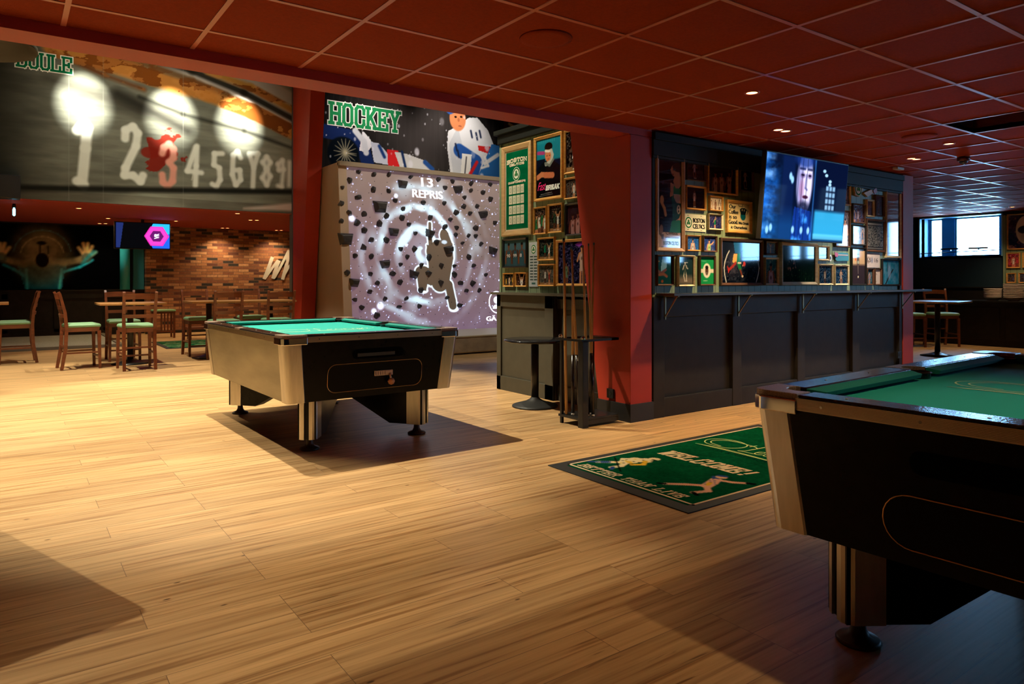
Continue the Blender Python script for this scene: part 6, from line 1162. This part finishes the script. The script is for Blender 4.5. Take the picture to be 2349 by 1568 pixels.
# seat faces -y in the model; turn so that 95 deg faces right
for k, (loc, rz, lab) in enumerate(CH):
    if k == 0: ch.location = loc; ch.rotation_euler = (0, 0, rz); ch['label'] = lab
    else: dup(ch, loc, rz, lab, CG)
def ptable(name, lab, loc, w, d, rz, h=.87, two=False):
    t = thing(name, lab, 'table', loc, rz, None); MB().box(-w / 2, -d / 2, h - .028, w / 2, d / 2, h, tabwood).build('table_top', t, bevel=.004)
    for x in ((-w * .3, w * .3) if two else (0,)):
        MB().lathe([(.04, .05), (.04, h - .028)], blackmetal, c=(x, 0, 0), n=20).build('pedestal', t); MB().lathe([(.24, 0), (.24, .012), (.12, .035), (.05, .06), (.04, .07)], blackmetal, c=(x, 0, 0), n=32).build('table_base', t)
    return t
ptable('dining_table', 'square table on a black pedestal between the chairs at left', (1.42, 11.30, 0), .82, .75, 0); ptable('dining_table', 'long table behind the pool table with four chairs', (2.98, 11.50, 0), 1.55, .70, 0, two=True)
ptable('dining_table', 'table corner showing at the far left edge of the photo', (-.36, 12.45, 0), .75, .75, 0); ptable('dining_table', 'brown table in the gloom right of the purple column', (11.85, 5.10, 0), .95, .75, R(10), h=.86)
t = thing('bar_stool', 'dark stool with vertical slats against the brick wall', 'stool', (2.62, 16.05, 0)); MB().box(-.21, -.19, .545, .21, .19, .585, seatgreen).build('seat_cushion', t, bevel=.015)
for sx in (-1, 1):
    for sy in (-1, 1): MB().box(sx * .18 - .018, sy * .16 - .018, 0, sx * .18 + .018, sy * .16 + .018, .545, chairwood).build('leg', t)
MB().box(-.18, -.17, .505, .18, .17, .545, chairwood).build('seat_frame', t)
for x in (-.06, 0, .06): MB().box(x - .012, -.17, .14, x + .012, -.15, .51, chairwood).build('slat', t)
MB().box(-.18, -.175, .12, .18, -.145, .15, chairwood).build('stretcher', t)
t = thing('low_bench', 'low dark wooden bench end behind the far corner of the pool table', 'bench', (3.25, 15.3, 0)); MB().box(-.35, -.15, .20, .6, .15, .25, chairwood).build('seat_board', t, bevel=.004); MB().box(-.30, -.13, 0, -.26, .13, .20, chairwood).build('leg', t); MB().box(.5, -.13, 0, .54, .13, .20, chairwood).build('leg', t)
t = thing('floor_mat', 'patterned green mat on the floor before the brick wall', 'mat', (2.23, 13.35, 0)); MB().box(0, 0, .0005, 2.0, 1.65, .008, MATS['mat_rubber']).build('mat_border', t)
c = Canvas(1.84, 1.49, 40, (20, 74, 44)); c.mix(((c.fbm(14, 30, 3, 2) > .52) & ((c.V * 7 % 1) > .35)) * .7, (150, 160, 120)); grid_mesh('mat_pile', c, M_PRINT, lambda x, z: (.08 + x, .08 + z, .0088), parent=t)
# sideboard with stacked bowls by the right wall
t = thing('sideboard', 'long dark sideboard under the pictures right of the windows', 'sideboard', (14.55, 5.15, 0)); MB().box(-.20, -1.1, .0, .44, .92, .79, dkwall).build('cabinet', t, bevel=.004); MB().box(-.24, -1.12, .79, .44, 1.05, .82, black).build('sideboard_top', t, bevel=.003)
for y0, y1 in ((-1.0, -.1), (0, .85)): MB().box(-.215, y0, .12, -.20, y1, .70, dkwall).build('door', t, bevel=.003)
def bowls(x, y, n, r, lab):
    for k in range(n):
        lb_ = 'white bowl at the %s of %s on the sideboard' % ('very top' if k == n - 1 else 'very bottom' if k == 0 else 'middle', lab); lb_ = lb_ if k in (0, n - 1) else 'white bowl within %s, between its top and bottom bowls' % lab
        t = thing('stacked_bowl', lb_, 'bowl', (x, y, .821 + k * .028), 0, 'stacked bowls on the sideboard'); MB().lathe([(r * .5, 0), (r * .55, .006), (r * .9, .05), (r, .075), (r * .96, .075), (r * .84, .05), (r * .5, .012), (.001, .012)], porcelain, n=24, cap=False).build('bowl_body', t)
bowls(14.50, 5.31, 6, .145, 'the left stack'); bowls(14.52, 4.99, 9, .16, 'the tall middle stack'); bowls(14.47, 4.66, 7, .155, 'the right stack')
for k, (y, lab) in enumerate(((6.25, 'small lamp on the window rail, left one'), (5.75, 'small lamp on the window rail, right one'))):
    t = thing('rail_lamp', lab, 'lamp', (15.06, y, 1.785)); MB().box(-.05, -.16, .0, .0, .16, .03, black).build('lamp_bar', t); MB().box(-.02, -.01, -.02, .04, .01, .0, black).build('arm', t)
o = MB().tube([(15.06, 5.36, 1.755), (15.06, 6.82, 1.725)], .008, black).build('window_rail'); tag(o, 'thin dark rail across the lower part of the windows', 'rail')
